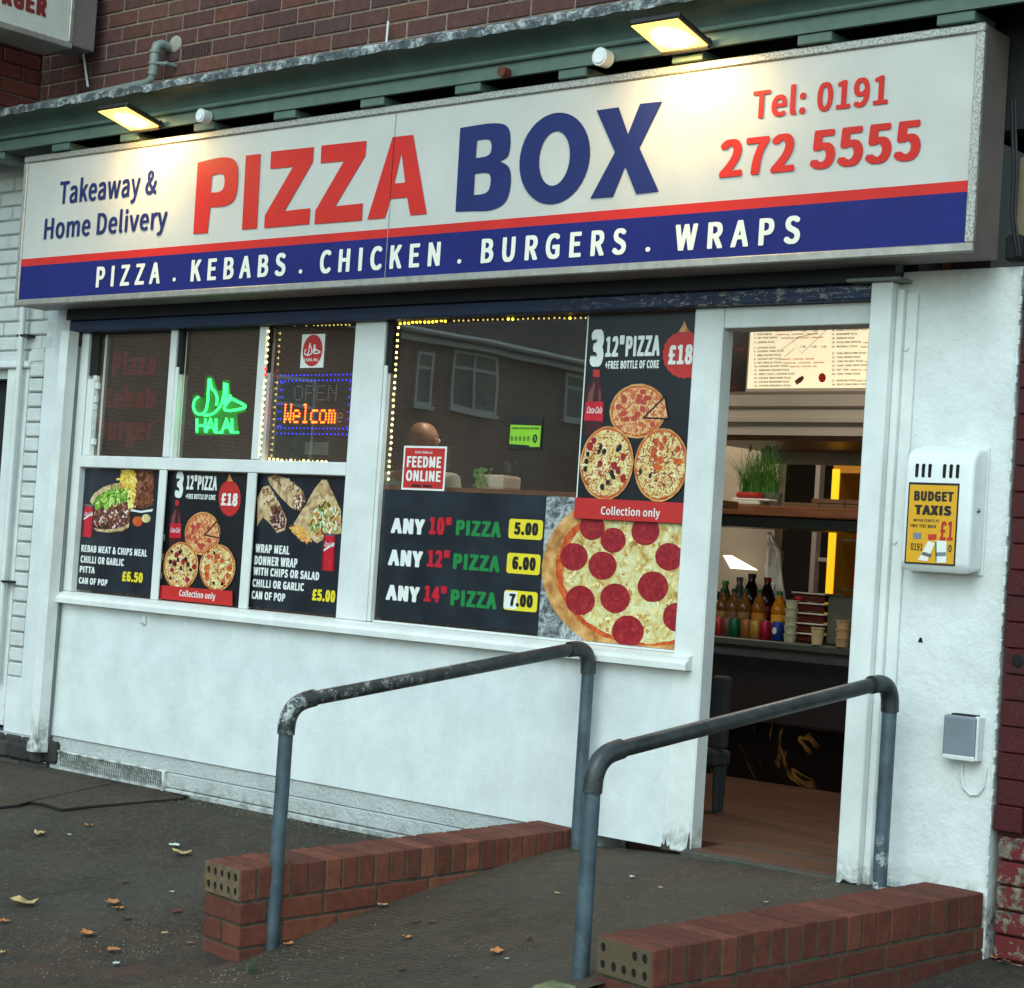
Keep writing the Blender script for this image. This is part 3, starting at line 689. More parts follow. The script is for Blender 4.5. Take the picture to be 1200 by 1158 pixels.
for mt, o_, hh in BIG:
    b = B(); holed(b, PP(o_, (0, 0), 3, -.2515), [PP(h_, (0, 0), 3, -.2515) for h_ in hh], -.2515); ob('letter', b, M[mt], sign)
SL('Takeaway &', (69, 238), (183, 228), 212, 'sign_navy', .012)
SL('Home Delivery', (51, 280), (195, 268), 256, 'sign_navy', .012)
SL('Tel: 0191', (881, 139), (1040, 122), 107, 'sign_red', .016)
SL('272 5555', (842, 208), (1078, 187), 165, 'sign_red', .022)
TRACK[0] = 1.22
for t, l, r in (('PIZZA', 112, 187), ('KEBABS', 223, 334), ('CHICKEN', 374, 515), ('BURGERS', 563, 733), ('WRAPS', 790, 937)):
    yy = lambda x: 337 + (x - 112) * (285 - 337) / 825.0
    me = SL(t, (l, yy(l)), (r, yy(r)), yy(l) - 24 - 6.5 * (l - 112) / 678, 'sign_text', .020)
TRACK[0] = 1.0
b = B()
for x in (204, 352, 538, 759):
    a, c = F(x, 337 + (x - 112) * (285 - 337) / 825.0 - 2, -.2515); b = B(); b.flat(ell(a, c + .006, .011, .009, 12), -.2515); ob('full_stop', b, M['sign_text'], sign)

# floodlights over the sign
def flood(xa, label):
    t = thing('floodlight', label, 'floodlight', (xa + .1, -.4, 3.06), 'lit floodlights over the shop sign')
    rot = Matrix.Translation((xa + .1, -.40, 3.062)) @ Matrix.Rotation(radians(-13), 4, 'X')
    b = B(); b.box(-.105, .105, -.115, .105, .0, .022, .004, mtx=rot); ob('housing', b, M['cable'], t)
    lm = NT('floodlight_lens') if 'flood' not in _mc else None
    if lm:
        gr = lm.n('ShaderNodeVectorMath', operation='DISTANCE'); lm.l(lm.co(), gr.inputs[0]); gr.inputs[1].default_value = (0, 0, 0)
        lm.set(rgb(255, 220, 140), .4); lm.l(lm.ramp(lm.mapr(gr.outputs['Value'], .02, .10, 0, 1), [(0, rgb(255, 250, 225)), (.5, rgb(255, 232, 150)), (1, rgb(255, 205, 96))]), lm.b.inputs['Emission Color']); lm.l(lm.mapr(gr.outputs['Value'], .015, .075, 14, 1.25), lm.b.inputs['Emission Strength']); _mc['flood'] = lm.m
    b = B(); b.box(-.098, .098, -.108, .098, -.003, .001, mtx=rot); ob('lens', b, _mc['flood'], t)
    b = B(); b.box(-.10, .10, .085, .10, -.012, .03, .002, mtx=rot); b.tube([rot @ Vector((0, .0, .02)), rot @ Vector((0, .05, .06)), (xa + .1, -.25, 3.09)], .009, 6); ob('bracket', b, M['cable'], t)
    L = bpy.data.lights.new('floodlight_glow', 'AREA'); L.shape = 'RECTANGLE'; L.size = .17; L.size_y = .15; L.energy = 4.6; L.color = (1.0, .66, .24)
    lo = bpy.data.objects.new('lamp_glow', L); COL.objects.link(lo); lo.parent = t; lo.location = (0, 0, -.012); lo.rotation_euler = (radians(22), 0, 0)
    return t
flood(-2.145, 'lit warm floodlight above the Home Delivery wording at the left end of the sign')
flood(.82, 'lit warm floodlight above the X of BOX near the middle of the sign')
for px, py, nm, r_ in ((234, 135, 'small round white sensor cap between the left floodlight and PIZZA wording', .030), (702, 66, 'round white sensor cap just left of the right floodlight', .034)):
    x, z = F(px, py, -.34); t = thing('sensor_cap', nm, 'sensor', (x, -.3, z), 'round caps on the green cornice')
    b = B(); b.cyl((x, -.338, z), (x, -.29, z), r_, r_ * .95, 20); ob('body', b, M['pvc_white'], t, smooth=True)
    b = B(); b.cyl((x, -.343, z), (x, -.3375, z), r_ * .72, r_ * .78, 20); ob('face', b, M['taxi_white'], t, smooth=True)
x, z = F(591, 85, -.3); b = B(); b.cyl((x, -.32, z), (x, -.28, z), .020, .020, 12); tag(ob('rusty_cap', b, M['ramp_brick'], None), 'small rusty cap on the green cornice above the B of BOX', 'cap')

# roller shutter
sh = thing('roller_shutter', 'dark blue roller shutter box under the sign with white side rails', 'shutter', (-.6, 0, 2.2))
b = B(); b.box(-2.86, 1.665, -.068, .02, 2.224, 2.34, .003); ob('shutter_box', b, M['shutter_dark'], sh)
b = B(); b.box(-2.862, 1.60, -.045, .026, 2.169, 2.2235, .006); ob('bottom_rail', b, M['blue_steel'], sh)
b = B(); b.box(1.50, 1.70, -.10, -.01, 2.222, 2.232); ob('box_lip', b, M['pvc_grey'], sh)
b = B(); b.box(1.582, 1.662, -.075, .0, .19, 2.221, .004); ob('guide_rail', b, M['white_paint'], sh)
b = B(); b.box(1.6625, 1.688, -.04, -.008, .20, 2.20, .003); b.box(1.688, 1.73, -.020, -.007, .22, 2.19, .003)
for z in (.5, 1.35, 2.0): b.cyl((1.70, -.026, z), (1.70, -.018, z), .008, n=8)
ob('guide_flange', b, M['white_paint'], sh)
b = B(); b.poly([(1.59, -.0758, .19), (1.663, -.0758, .19), (1.663, -.0758, .21), (1.64, -.0758, .205), (1.61, -.0758, .215)]); 
b.poly([(1.690, -.0225, .20), (1.73, -.0225, .2), (1.73, -.0225, .26), (1.716, -.0225, .22), (1.706, -.0225, .245), (1.694, -.0225, .30)]); ob('peeled_patch', b, M['hole'], sh)
b = B(); 
def shear_box(x0, x1, dx, y0, y1, z0, z1, bb):
    v = []
    for z, d in ((z0, dx), (z1, 0)):
        v.append([bb.bm.verts.new(p) for p in ((x0 + d, y0, z), (x1 + d, y0, z), (x1 + d, y1, z), (x0 + d, y1, z))])
    for k in range(4): bb.bm.faces.new((v[0][k], v[0][(k + 1) % 4], v[1][(k + 1) % 4], v[1][k]))
    bb.bm.faces.new(v[0][::-1]); bb.bm.faces.new(v[1])
shear_box(-2.862, -2.798, -.012, -.09, -.03, .16, 2.168, b); shear_box(-2.884, -2.806, 0, -.094, -.028, .115, .165, b); ob('guide_rail', b, M['white_paint'], sh)
b = B(); b.tube([(-2.815, -.015, 2.16), (-2.812, -.018, 1.0), (-2.826, -.02, .11)], .010, 8); ob('cable_pipe', b, M['pvc_grey'], sh)
b = B(); b.box(-2.868, -2.80, -.08, -.01, 2.10, 2.168); ob('rail_cap', b, M['shutter_dark'], sh)
# small hook on the render, fixings
x, z = F(170, 727, 0); b = B(); b.box(x - .012, x + .012, -.012, 0, z - .02, z + .02, .003); b.tube([(x, -.012, z - .01), (x, -.03, z - .012), (x, -.035, z + .006)], .004, 6); tag(ob('wall_hook', b, M['white_paint']), 'small white painted hook on the render under the left window', 'hook')
x, z = F(1079, 750, -.006); b = B(); b.flat([(x - .009, z - .008), (x + .009, z - .008), (x + .004, z + .008), (x - .003, z + .008)], -.0085); b.box(x - .004, x + .004, -.0095, -.006, z - .004, z + .003); ob('chip_hole', b, M['hole'], shop)

# pipe on the upper wall
pp = thing('waste_pipe', 'grey waste pipe leaving the brick wall and running left along the flashing', 'pipe', (-2.35, -.05, 3.35))
b = B(); b.tube([(-2.300, .0, 3.520), (-2.300, -.055, 3.524), (-2.302, -.076, 3.512), (-2.304, -.082, 3.49), (-2.306, -.084, 3.40), (-2.308, -.086, 3.37)], .0235, 12); ob('elbow_pipe', b, M['pvc_grey'], pp, smooth=True)
b = B(); b.tube([(-2.306, -.085, 3.376), (-2.312, -.088, 3.352), (-2.34, -.09, 3.337), (-2.8, -.10, 3.318), (-3.32, -.11, 3.302), (-3.9, -.11, 3.29)], .018, 12); ob('long_pipe', b, M['pvc_grey'], pp, smooth=True)
b = B()
for z in (3.482, 3.425): b.cyl((-2.305, -.083, z - .006), (-2.305, -.083, z + .006), .028, n=14)
b.cyl((-2.28, -.083, 3.425), (-2.25, -.06, 3.425), .007, n=8); b.box(-2.256, -2.236, -.07, 0, 3.418, 3.434, .003); ob('pipe_clip', b, M['pvc_grey'], pp)
b = B(); b.sphere(Vector((-2.262, .0, 3.535)), .045, 12, 8, (1, .25, .9)); ob('mortar_patch', b, flatm('pale_mortar', 150, 146, 134, .95, 0, .2, 30, .5), pp)
x, z = F(97, 62, -.02); x2, z2 = F(103, 102, -.02); b = B(); b.tube([(x, -.02, z), (x + .012, -.02, z - .03), (x2, -.02, z2)], .006, 6); tag(ob('white_cable', b, M['pvc_white']), 'thin white cable down the bricks right of the neighbouring sign', 'cable')
x, z = F(455, 25, -.02); x2, z2 = F(452, 60, -.02); b = B(); b.tube([(x, -.02, z), (x2, -.02, z2)], .005, 6); tag(ob('overflow_pipe', b, M['pvc_white']), 'short thin white pipe on the bricks above the PIZZA wording', 'pipe')

# neighbour's projecting sign
ns = thing('projecting_sign', 'white lightbox sign with red BURGER lettering at the top left corner', 'sign', (-3.2, -.4, 3.6))
XN = -2.80
ya, za = FX(82, 53, XN); yb_, zb_ = FX(110, 55, XN); y0_, z0_ = FX(0, 36, XN)
b = B(); b.box(XN - .22, XN, -1.25, ya, za - .0, 4.15, .004); ob('box', b, flatm('off_white_sign_face', 196, 196, 184, .45, 0, .1, 10), ns)
b = B(); b.box(XN - .225, XN + .012, -1.25, ya + .006, za - .018, za + .012, .004); b.box(XN - .01, XN + .012, ya - .018, ya + .006, za + .012, 4.15, .004); ob('frame_bar', b, M['alu'], ns)
b = B(); b.box(XN - .2, XN + .006, ya + .008, yb_, za - .0, 4.15, .004); ob('mounting_box', b, M['sign_side'], ns)
yr, zr_ = FX(54, 21, XN + .002); yl, zl_ = FX(0, 9, XN + .002); _, zt_ = FX(52, 1, XN + .002)
letter(ns, 'BURGER', yr - (yr - yl) * 1.50, yr, zr_ + .002, zt_ - zr_ + .012, 0, flatm('dark_red_vinyl', 122, 36, 34, .5), .04, axis='y', X=XN + .002)

# ================================================================== NEIGHBOUR BUILDING
nb = thing('neighbour_building', 'white painted brick building left of the shop with a dark doorway', 'building', (-3.4, 0, 0))
b = B(); b.box(-6.5, -3.042, .016, .4, 1.95, 3.3); ob('wall_core', b, M['white_mortar'], nb)
wbk = brick_mesh('wn', .2175, .05, .0665, M['white_brick'], .006)
for k in range(13):
    z = 2.02 + k * PZ; x = -4.15 + (k % 2) * PXX / 2
    while x < -3.05:
        L = min(.2175, -3.045 - x)
        if L > .03 and z < 2.98: put_brick(nb, brick_mesh('wn', L, .05, .0665, M['white_brick'], .006), (x, random.uniform(-.004, .004), z))
        x += PXX
wb('smooth_strip', -3.100, -2.90, -.002, .3, .17, 2.32, M['render'], nb, .003)
wb('wall_core', -3.215, -3.101, .016, .3, .17, 2.1, M['white_mortar'], nb, 0)
hb = brick_mesh('wn', .108, .05, .0665, M['white_brick'], .006)
for k in range(22): put_brick(nb, hb, (-3.212, random.uniform(-.010, -.004), .452 + k * PZ))
wb('smooth_strip', -3.216, -3.1005, -.001, .3, .17, .449, M['render'], nb, .003)
wb('door_surround', -3.395, -3.217, -.008, .3, .20, 2.0, M['white_paint'], nb, .004)
wb('door_canopy', -4.3, -3.20, -.03, .3, 2.00, 2.035, M['white_paint'], nb, .006)
wb('dark_doorway', -4.4, -3.396, .08, .3, .0, 2.0, M['black'], nb, 0)
b = B()
for i in range(5):
    for k in range(2):
        b.box(-3.5 + i * .14 + k * .05, -3.37 + i * .14 + k * .05, -.03 + random.uniform(-.008, .008), .2, -.05 + k * .11, .056 + k * .11, .012)
ob('rough_stone', b, M['old_stone'], nb)
wb('stone_base', -3.5, -2.84, -.012, .2, .05, .168, M['roughcast'], nb, .004)
nb2 = sub('stone_course', (-3.2, 0, 0), nb)
for i in range(4):
    for k in range(2):
        b = B(); x = -3.52 + i * .175 + k * .06; b.box(x, min(x + .165, -2.845), -.045 + random.uniform(-.008, .004), -.0125, -.03 + k * .085, .048 + k * .085, .010); ob('stone', b, M['old_stone'], nb2)
dp = thing('drainpipe', 'thin white drainpipe on the neighbouring building beside the painted brick pier', 'pipe', (-3.25, -.05, 1))
b = B(); b.tube([(-3.245, -.045, 2.36), (-3.246, -.045, .42)], .016, 10); ob('pipe', b, M['pvc_white'], dp, smooth=True)
for z in (2.16, .92): b = B(); b.box(-3.27, -3.19, -.06, -.001, z - .006, z + .006, .002); ob('pipe_clip', b, M['cable'], dp)
b = B(); b.tube([(-2.985, -.10, 2.9), (-3.02, -.10, 2.60), (-3.05, -.08, 2.56)], .012, 8); tag(ob('hanging_cable', b, M['green']), 'short dark green cable hanging behind the left end of the sign', 'cable')

# ================================================================== RED PAINTED PIER ON THE RIGHT
rp = thing('red_brick_pier', 'red painted brick pier at the right edge with a peeling base', 'pier', (2.3, 0, 0))
b = B(); b.box(2.112, 2.195, .006, .4, .43, 4.3); b.box(2.12, 3.6, .03, .4, -.1, .43); b.box(2.2, 3.6, .14, .4, .40, 4.3); ob('pier_core', b, M['red_mortar'], rp)
rb = brick_mesh('rd', .096, .12, .081, M['red_brick'], .004); rb2 = brick_mesh('rd', .215, .06, .081, M['red_brick'], .004)
z = .445; k = 0
while z < 3.3:
    put_brick(rp, rb, (2.108 + random.uniform(-.002, .002), -.018 + random.uniform(-.002, .002), z))
    if k % 1 == 0:
        for i in range(3): put_brick(rp, rb2, (2.206 + i * .222 - (k % 2) * .1 + .1, .122, z))
    z += .0835; k += 1
pb = brick_mesh('pl', .215, .08, .072, M['peeling_brick'], .006); pr2 = brick_mesh('pl', .215, .08, .072, M['red_brick'], .006)
for k in range(6):
    for i in range(4): put_brick(rp, pb if k < 4 else pr2, (2.118 + i * .226 + (0 if k % 2 == 0 else -.0), .004 + random.uniform(-.006, .004), -.04 + k * .079))
b = B(); b.sphere(Vector((2.158, -.019, .99)), .022, 10, 6, (1, .25, 1.0)); ob('black_fixing', b, M['hole'], rp)
b = B(); b.box(2.06, 2.35, -.01, .14, 2.34, 2.62, .004); ob('bare_patch', b, flatm('tan_stone', 126, 112, 88, .9, 0, .2, 20), rp)
b = B(); b.box(2.045, 2.105, -.05, .0, 2.275, 2.36, .01); ob('dark_gap', b, M['black'], rp)
t = thing('black_cable', 'black cables hanging beside the right end of the sign', 'cable', (2.15, -.05, 2.6))
for k in range(2):
    x0, z0 = F(1187 + 4 * k, 205, -.06); x1, z1 = F(1192 + 3 * k, 300, -.06); x2, z2 = F(1198, 230, -.06)
    b = B(); b.tube([(x0 - .02, -.06, z0 + .25), (x0, -.06, z0), (x0 + .004, -.065, (z0 + z1) / 2), (x1, -.06, z1)], .005, 6); ob('cable', b, M['cable'], t)

# ================================================================== LOW BRICK WALLS BESIDE THE RAMP
def low_wall(label, A, Bp, zA, zB, side, n, mat, bedmat, holes_moss):
    """A = near end, Bp = shop end of the edge nearest the ramp side given by 'side' (+1: wall body lies to the left of A->B)"""
    A = Vector((*A, zA)); Bv = Vector((*Bp, zB)); d = Bv - A; L = d.length
    az = math.atan2(d.y, d.x); pitch = math.asin(d.z / L)
    t = thing('low_brick_wall', label, 'wall', A, 'low brick walls along the ramp')
    t.rotation_euler = (0, -pitch, az)
    # local frame: x along the wall, y to the left of it, z up; top of coping at z = 0
    W_ = .215; y0 = 0 if side > 0 else -W_
    P = L / n
    CH = .104; CP = .0745
    core = B(); core.box(.006, L - .006, y0 + .0045, y0 + W_ - .0045, -CH - 4.6 * CP, -.0045); ob('mortar_core', core, M['dark_mortar'], t, local=True)
    for i in range(n):
        j = random.uniform(-.0016, .0016)
        if i == 0:
            b = B(); b.box(.0, P - .009, 0, W_, 0, CH, .003); me = bpy.data.meshes.new('brick')
            b.bm.to_mesh(me); b.bm.free(); me.materials.append(mat); o = put_brick(t, me, (0, y0, -CH), world=False, label='end brick showing its row of holes')
            fb = B(); outer = [(y0 + .003, -CH + .003), (y0 + W_ - .003, -CH + .003), (y0 + W_ - .003, -.003), (y0 + .003, -.003)]
            hs_ = []
            for r_ in range(2):
                for c_ in range(5):
                    if holes_moss and r_ == 1 and c_ in (2, 3): continue
                    cy = y0 + W_ * (.13 + .185 * c_) + random.uniform(-.002, .002); cz = -CH * (.72 - .44 * r_)
                    hs_.append((cy, cz, random.uniform(.0105, .0125)))
            es = []
            for lp in [outer] + [[(c[0] + c[2] * .9 * cos(2 * pi * k / 12), c[1] + c[2] * 1.15 * sin(2 * pi * k / 12)) for k in range(12)] for c in hs_]:
                vs = [fb.bm.verts.new((-.004, p[0], p[1])) for p in lp]; es += [fb.bm.edges.new((vs[k - 1], vs[k])) for k in range(len(vs))]
                if len(lp) == 12:
                    v2 = [fb.bm.verts.new((-.0005, p[0], p[1])) for p in lp]
                    for k in range(12): fb.bm.faces.new((vs[k - 1], vs[k], v2[k], v2[k - 1]))
                else:
                    v2 = [fb.bm.verts.new((.0005, p[0], p[1])) for p in lp]
                    for k in range(4): fb.bm.faces.new((vs[k - 1], vs[k], v2[k], v2[k - 1]))
            bmesh.ops.triangle_fill(fb.bm, use_beauty=True, edges=es); ob('brick_bed', fb, bedmat, t, local=True)
            hb_ = B(); hb_.poly([(-.0008, p[0], p[1]) for p in outer]); ob('brick_hole', hb_, M['hole'], t, local=True)
            continue
        me = brick_mesh('cop' + mat.name, P - .009, W_, CH, mat, .003)
        put_brick(t, me, (i * P, y0 + j, -CH + random.uniform(-.0015, .0015)), world=False)
    for r_ in range(4):
        z = -CH - (r_ + 1) * CP
        for face in (0, 1):
            yy = y0 if face == 0 else y0 + W_ - .1025
            x = .0 if r_ % 2 == 0 else 0
            first = True
            while x < L - .01:
                l = .215
                if first: l = .1025 if (r_ % 2 == 0) else .215
                if r_ % 2 == 1 and first: l = .16
                l = min(l, L - x)
                if r_ % 2 == 0 and first:
                    if face == 0: put_brick(t, brick_mesh('hd' + mat.name, .1025, W_, .0655, mat, .003), (0, y0, z), world=False)
                elif l > .02:
                    put_brick(t, brick_mesh('st' + mat.name, l, .1025, .0655, mat, .003), (x, yy + random.uniform(-.0015, .0015), z + .0), world=False)
                x += l + .010; first = False
    return t
low_wall('low red brick wall left of the ramp ending in a clean holed brick', (.22, -1.5), (.452, -.02), .147, .212, 1, 22, M['ramp_brick'], M['brick_bed'], False)
low_wall('low red brick wall right of the ramp ending in a mossy holed brick', (1.85, -1.5), (2.090, -.012), .190, .242, 1, 22, M['mossy_brick'], M['moss_bed'], True)
b = B(); b.box(1.50, 1.88, -1.64, -1.50, -.16, .050, .03); o = ob('concrete_lump', b, M['moss_con']); tag(o, 'mossy lump of concrete at the foot of the right handrail', 'concrete')
for v in o.data.vertices: v.co += Vector((random.uniform(-.01, .01), random.uniform(-.01, .01), random.uniform(-.008, .008)))

# ================================================================== HANDRAILS
def handrail(label, P0, P1, h0, h1, r=.0242):
    """P0 near foot, P1 far foot; h = height of the rail centre above Z=0 at both bends"""
    P0 = Vector(P0); P1 = Vector(P1); t = thing('handrail', label, 'handrail', P0, 'handrails of the ramp')
    T0 = Vector((P0.x, P0.y, h0)); T1 = Vector((P1.x, P1.y, h1)); d = (T1 - T0).normalized(); R = .085; up = Vector((0, 0, 1))
    def bend(T, din, dout):
        pts = []
        a = T - din * R; c = T + dout * R
        for k in range(9):
            q = k / 8; pts.append(a * (1 - q) ** 2 + T * 2 * q * (1 - q) + c * q * q)
        return pts
    b0 = bend(T0, up, d); b1 = bend(T1, d, -up)
    b = B(); b.tube([P0 - up * .06, P0 + up * .3, b0[0]], r, 20); ob('post', b, M['rail'], t, smooth=True)
    b = B(); b.tube([P1 - up * .06, P1 + up * .3, b1[-1]], r, 20); ob('post', b, M['rail'], t, smooth=True)
    b = B(); b.tube([b0[-1], (b0[-1] + b1[0]) / 2, b1[0]], r, 20); ob('rail', b, M['rail_top'], t, smooth=True)
    for bb in (b0, b1):
        b = B(); b.tube([bb[0] - (bb[1] - bb[0]).normalized() * .018] + bb + [bb[-1] + (bb[-1] - bb[-2]).normalized() * .018], [r + .0052] * (len(bb) + 2), 20); ob('elbow', b, M['rail_top'], t, smooth=True)
    return t
def along(P, px, py):
    """height at which the vertical line through P passes pixel row py"""
    lo, hi = -1, 3
    for _ in range(40):
        m = (lo + hi) / 2; v = Vector((P[0], P[1], m)) - CAM; yy = 579 - FPX * v.dot(UP) / v.dot(FWD)
        if yy > py: lo = m
        else: hi = m
    return lo
PL0 = (.30, -1.42, hr(.30, -1.42)); PL1 = (.462 - .02, -.085, .15)
xl1, zl1 = F(676, 990, -.07); PL1 = (xl1, -.07, zl1)
xl0, yl0, zl0 = onto(317, 1120, lambda x, y: -.142); PL0 = (xl0, yl0, zl0)
xr0, yr0, zr0 = onto(680, 1146, lambda x, y: .050); PR0 = (xr0, yr0, zr0)
xr1, zr1 = F(1030, 1044, -.155); PR1 = (xr1, -.155, zr1)
handrail('blue-grey pipe handrail on the left of the ramp in front of the white wall', PL0, PL1, along(PL0, 0, 824), along(PL1, 0, 757))
handrail('blue-grey pipe handrail on the right of the ramp in front of the doorway', PR0, PR1, along(PR0, 0, 886), along(PR1, 0, 797))

# ================================================================== POSTERS AND STICKERS
def poster(name, label, x0, x1, z0, z1, y, mat, cat='poster', group=None, torn=False):
    t = thing(name, label, cat, ((x0 + x1) / 2, y, z0), group)
    b = B()
    if torn:
        n = 26; bot = [(lerp(x0, x1, i / n), z0 + abs(random.gauss(0, .004)) + .002) for i in range(n + 1)]
        pts = bot + [(x1, z1), (x0, z1)]
        b.flat(pts, y); b.flat([(p[0], p[1]) for p in [(x0, z1), (x1, z1)]] and [], y)
    else: b.box(x0, x1, y, y + .001, z0, z1)
    ob('sheet', b, mat, t); return t
def shp(t, name, ptslist, y, mat, R=None):
    b = B()
    for pts in ptslist:
        if R: pts = clip(pts, R)
        if len(pts) > 2: b.flat(pts, y)
    if len(b.bm.faces): return ob(name, b, mat, t)
    b.bm.free()
G_ = GY - .004
def pizza(t, c, rx, rz, y, R, cheese, crust=.88, tops=()):
    shp(t, 'crust', [ell(c[0], c[1], rx, rz, 48, .02)], y, M['crust'], R)
    shp(t, 'sauce', [ell(c[0], c[1], rx * (crust + .03), rz * (crust + .03), 44, .05)], y - .0004, M['sauce'], R)
    shp(t, 'cheese_topping', [ell(c[0], c[1], rx * (crust - .02), rz * (crust - .02), 44, .06)], y - .0008, M[cheese], R)
    if cheese == 'cheese_olive': strew(t, 'cheese_shred', ell(c[0], c[1], rx * (crust - .06), rz * (crust - .06), 24), SHRED + [(120, 40, 26)], 150, rx * .22, rx * .035, y - .0009, R)
    elif cheese == 'cheese_red': strew(t, 'cheese_shred', ell(c[0], c[1], rx * (crust - .06), rz * (crust - .06), 24), [(226, 186, 120), (206, 110, 70), (190, 80, 56)], 60, rx * .18, rx * .05, y - .0009, R)
    for nm, mat, num, r_ in tops:
        L_ = []
        for _ in range(num):
            a = random.uniform(0, 2 * pi); q = math.sqrt(random.random()) * (crust - .12)
            L_.append(ell(c[0] + rx * q * cos(a), c[1] + rz * q * sin(a), r_ * random.uniform(.8, 1.2) * rx / max(rx, rz), r_ * random.uniform(.8, 1.2) * rz / max(rx, rz), 10, .1))
        b = B()
        for i, p in enumerate(L_):
            p = clip(p, R)
            if len(p) > 2: b.flat(p, y - .0019 - i * .00002)
        if len(b.bm.faces): o = ob(nm, b, mat, t); o['kind'] = 'stuff'
        else: b.bm.free()
def inside(p, poly):
    r_ = False
    for i in range(len(poly)):
        a, c = poly[i - 1], poly[i]
        if (a[1] > p[1]) != (c[1] > p[1]) and p[0] < (c[0] - a[0]) * (p[1] - a[1]) / (c[1] - a[1]) + a[0]: r_ = not r_
    return r_
def strew(t, name, region, cols, n, ln_, wd, y, R=None):
    '''many small printed scraps of food; one mesh per colour'''
    x0 = min(p[0] for p in region); x1 = max(p[0] for p in region); z0 = min(p[1] for p in region); z1 = max(p[1] for p in region)
    bs = [B() for _ in cols]; k = 0; tries = 0
    while k < n and tries < n * 8:
        tries += 1; p = (random.uniform(x0, x1), random.uniform(z0, z1))
        if not inside(p, region) or (R and not (R[0] + .004 < p[0] < R[1] - .004 and R[2] + .004 < p[1] < R[3] - .004)): continue
        a = random.uniform(0, pi); L = ln_ * random.uniform(.5, 1.2) / 2; W = wd * random.uniform(.6, 1.3) / 2; bend = random.uniform(-.5, .5) * L
        ca, sa = cos(a), sin(a); pts = []
        for u, v in ((-L, -W), (0, -W + bend), (L, -W), (L, W), (0, W + bend), (-L, W)): pts.append((p[0] + u * ca - v * sa, p[1] + u * sa + v * ca))
        if R: pts = clip(pts, R)
        i = random.randrange(len(cols))
        if len(pts) > 2: bs[i].flat(pts, y - k * .0009 / n)
        k += 1
    for i, b in enumerate(bs):
        if len(b.bm.faces): o = ob(name, b, flatm('print_%d_%d_%d' % cols[i], *cols[i], rough=.35, vary=.2, scale=70), t); o['kind'] = 'stuff'
        else: b.bm.free()
SHRED = [(236, 220, 160), (226, 200, 120), (244, 232, 190), (206, 150, 70), (170, 60, 34)]
def can(t, pts, y, R):
    """fizzy drink can print: quad tl tr br bl"""
    shp(t, 'can', [pts], y, M['print_bright_red'], R)
    (ax, az), (bx, bz), (cx_, cz_), (dx, dz) = pts
    shp(t, 'can_rim', [[(lerp(ax, dx, .0), lerp(az, dz, -.03)), (lerp(bx, cx_, 0), lerp(bz, cz_, -.03)), (bx, lerp(bz, cz_, .04)), (ax, lerp(az, dz, .04))]], y - .0003, M['steel'], R)
    letter(t, 'Coca-Cola', lerp(ax, bx, .10), lerp(ax, bx, .90), lerp(az, dz, .34), abs(az - dz) * .13, y - .0009, M['ink_white'], .01, italic=.25)
    shp(t, 'can_shade', [[(ax, az), (lerp(ax, bx, .14), az), (lerp(dx, cx_, .14), dz), (dx, dz)], [(lerp(ax, bx, .84), bz), (bx, bz), (cx_, cz_), (lerp(dx, cx_, .84), cz_)]], y - .0005, flatm('dark_can_red', 112, 14, 28, .35), R)
    shp(t, 'can_swirl', [[(lerp(ax, bx, .1), lerp(az, dz, .42)), (lerp(ax, bx, .9), lerp(az, dz, .22)), (lerp(ax, bx, .9), lerp(az, dz, .28)), (lerp(ax, bx, .1), lerp(az, dz, .48))]], y - .0006, M['ink_white'], R)
# 1. kebab meal
P1 = poster('poster', 'black kebab meat and chips meal poster priced £6.50 in the lower left pane', -2.757, -2.140, .908, 1.506, G_, M['print_slate'], group='menu posters in the left window', torn=True)
R1 = (-2.757, -2.142, .91, 1.506); o4 = (80, 540); s4 = 3.636
q = lambda pts: PP(pts, o4, s4, G_)
shp(P1, 'plate', [q([(262, 205), (310, 214), (362, 205), (358, 216), (310, 222), (262, 214)])], G_ - .0006, M['ink_white'], R1)
shp(P1, 'chips', [q([(232, 40), (262, 34), (285, 44), (290, 120), (280, 200), (262, 204), (245, 140), (218, 80)])], G_ - .0008, M['chips'], R1)
shp(P1, 'doner_meat', [q([(285, 38), (330, 34), (362, 42), (366, 100), (358, 190), (320, 208), (285, 195), (290, 110)])], G_ - .0010, M['meat'], R1)
shp(P1, 'bread', [q([(92, 172), (110, 140), (150, 112), (200, 96), (240, 100), (252, 116), (200, 118), (150, 134), (118, 160), (102, 186)]), q([(108, 286), (140, 292), (200, 290), (240, 280), (262, 262), (258, 284), (230, 300), (170, 306), (120, 300)])], G_ - .0012, M['wrap'], R1)
shp(P1, 'salad', [q([(104, 184), (120, 156), (160, 132), (210, 118), (252, 120), (262, 160), (240, 175), (190, 185), (150, 205), (115, 200)])], G_ - .0014, M['salad'], R1)
shp(P1, 'kebab_filling', [q([(118, 200), (160, 192), (210, 180), (258, 172), (268, 215), (262, 262), (220, 284), (150, 286), (112, 270), (108, 230)])], G_ - .0016, M['meat'], R1)
shp(P1, 'sauce_pot', [q([(x + 22 * cos(a), 258 + 22 * sin(a)) for a in [k * pi / 7 for k in range(14)]]) for x in (296,)], G_ - .0008, M['sauce'], R1)
shp(P1, 'sauce_pot', [q([(332 + 19 * cos(a), 246 + 18 * sin(a)) for a in [k * pi / 7 for k in range(14)]])], G_ - .0010, M['cheese'], R1)
strew(P1, 'lettuce', q([(104, 184), (120, 150), (160, 128), (210, 112), (256, 114), (266, 160), (240, 178), (190, 190), (150, 208), (115, 204)]), [(120, 176, 52), (170, 206, 90), (70, 120, 30), (206, 226, 140)], 60, .035, .010, G_ - .0020, R1)
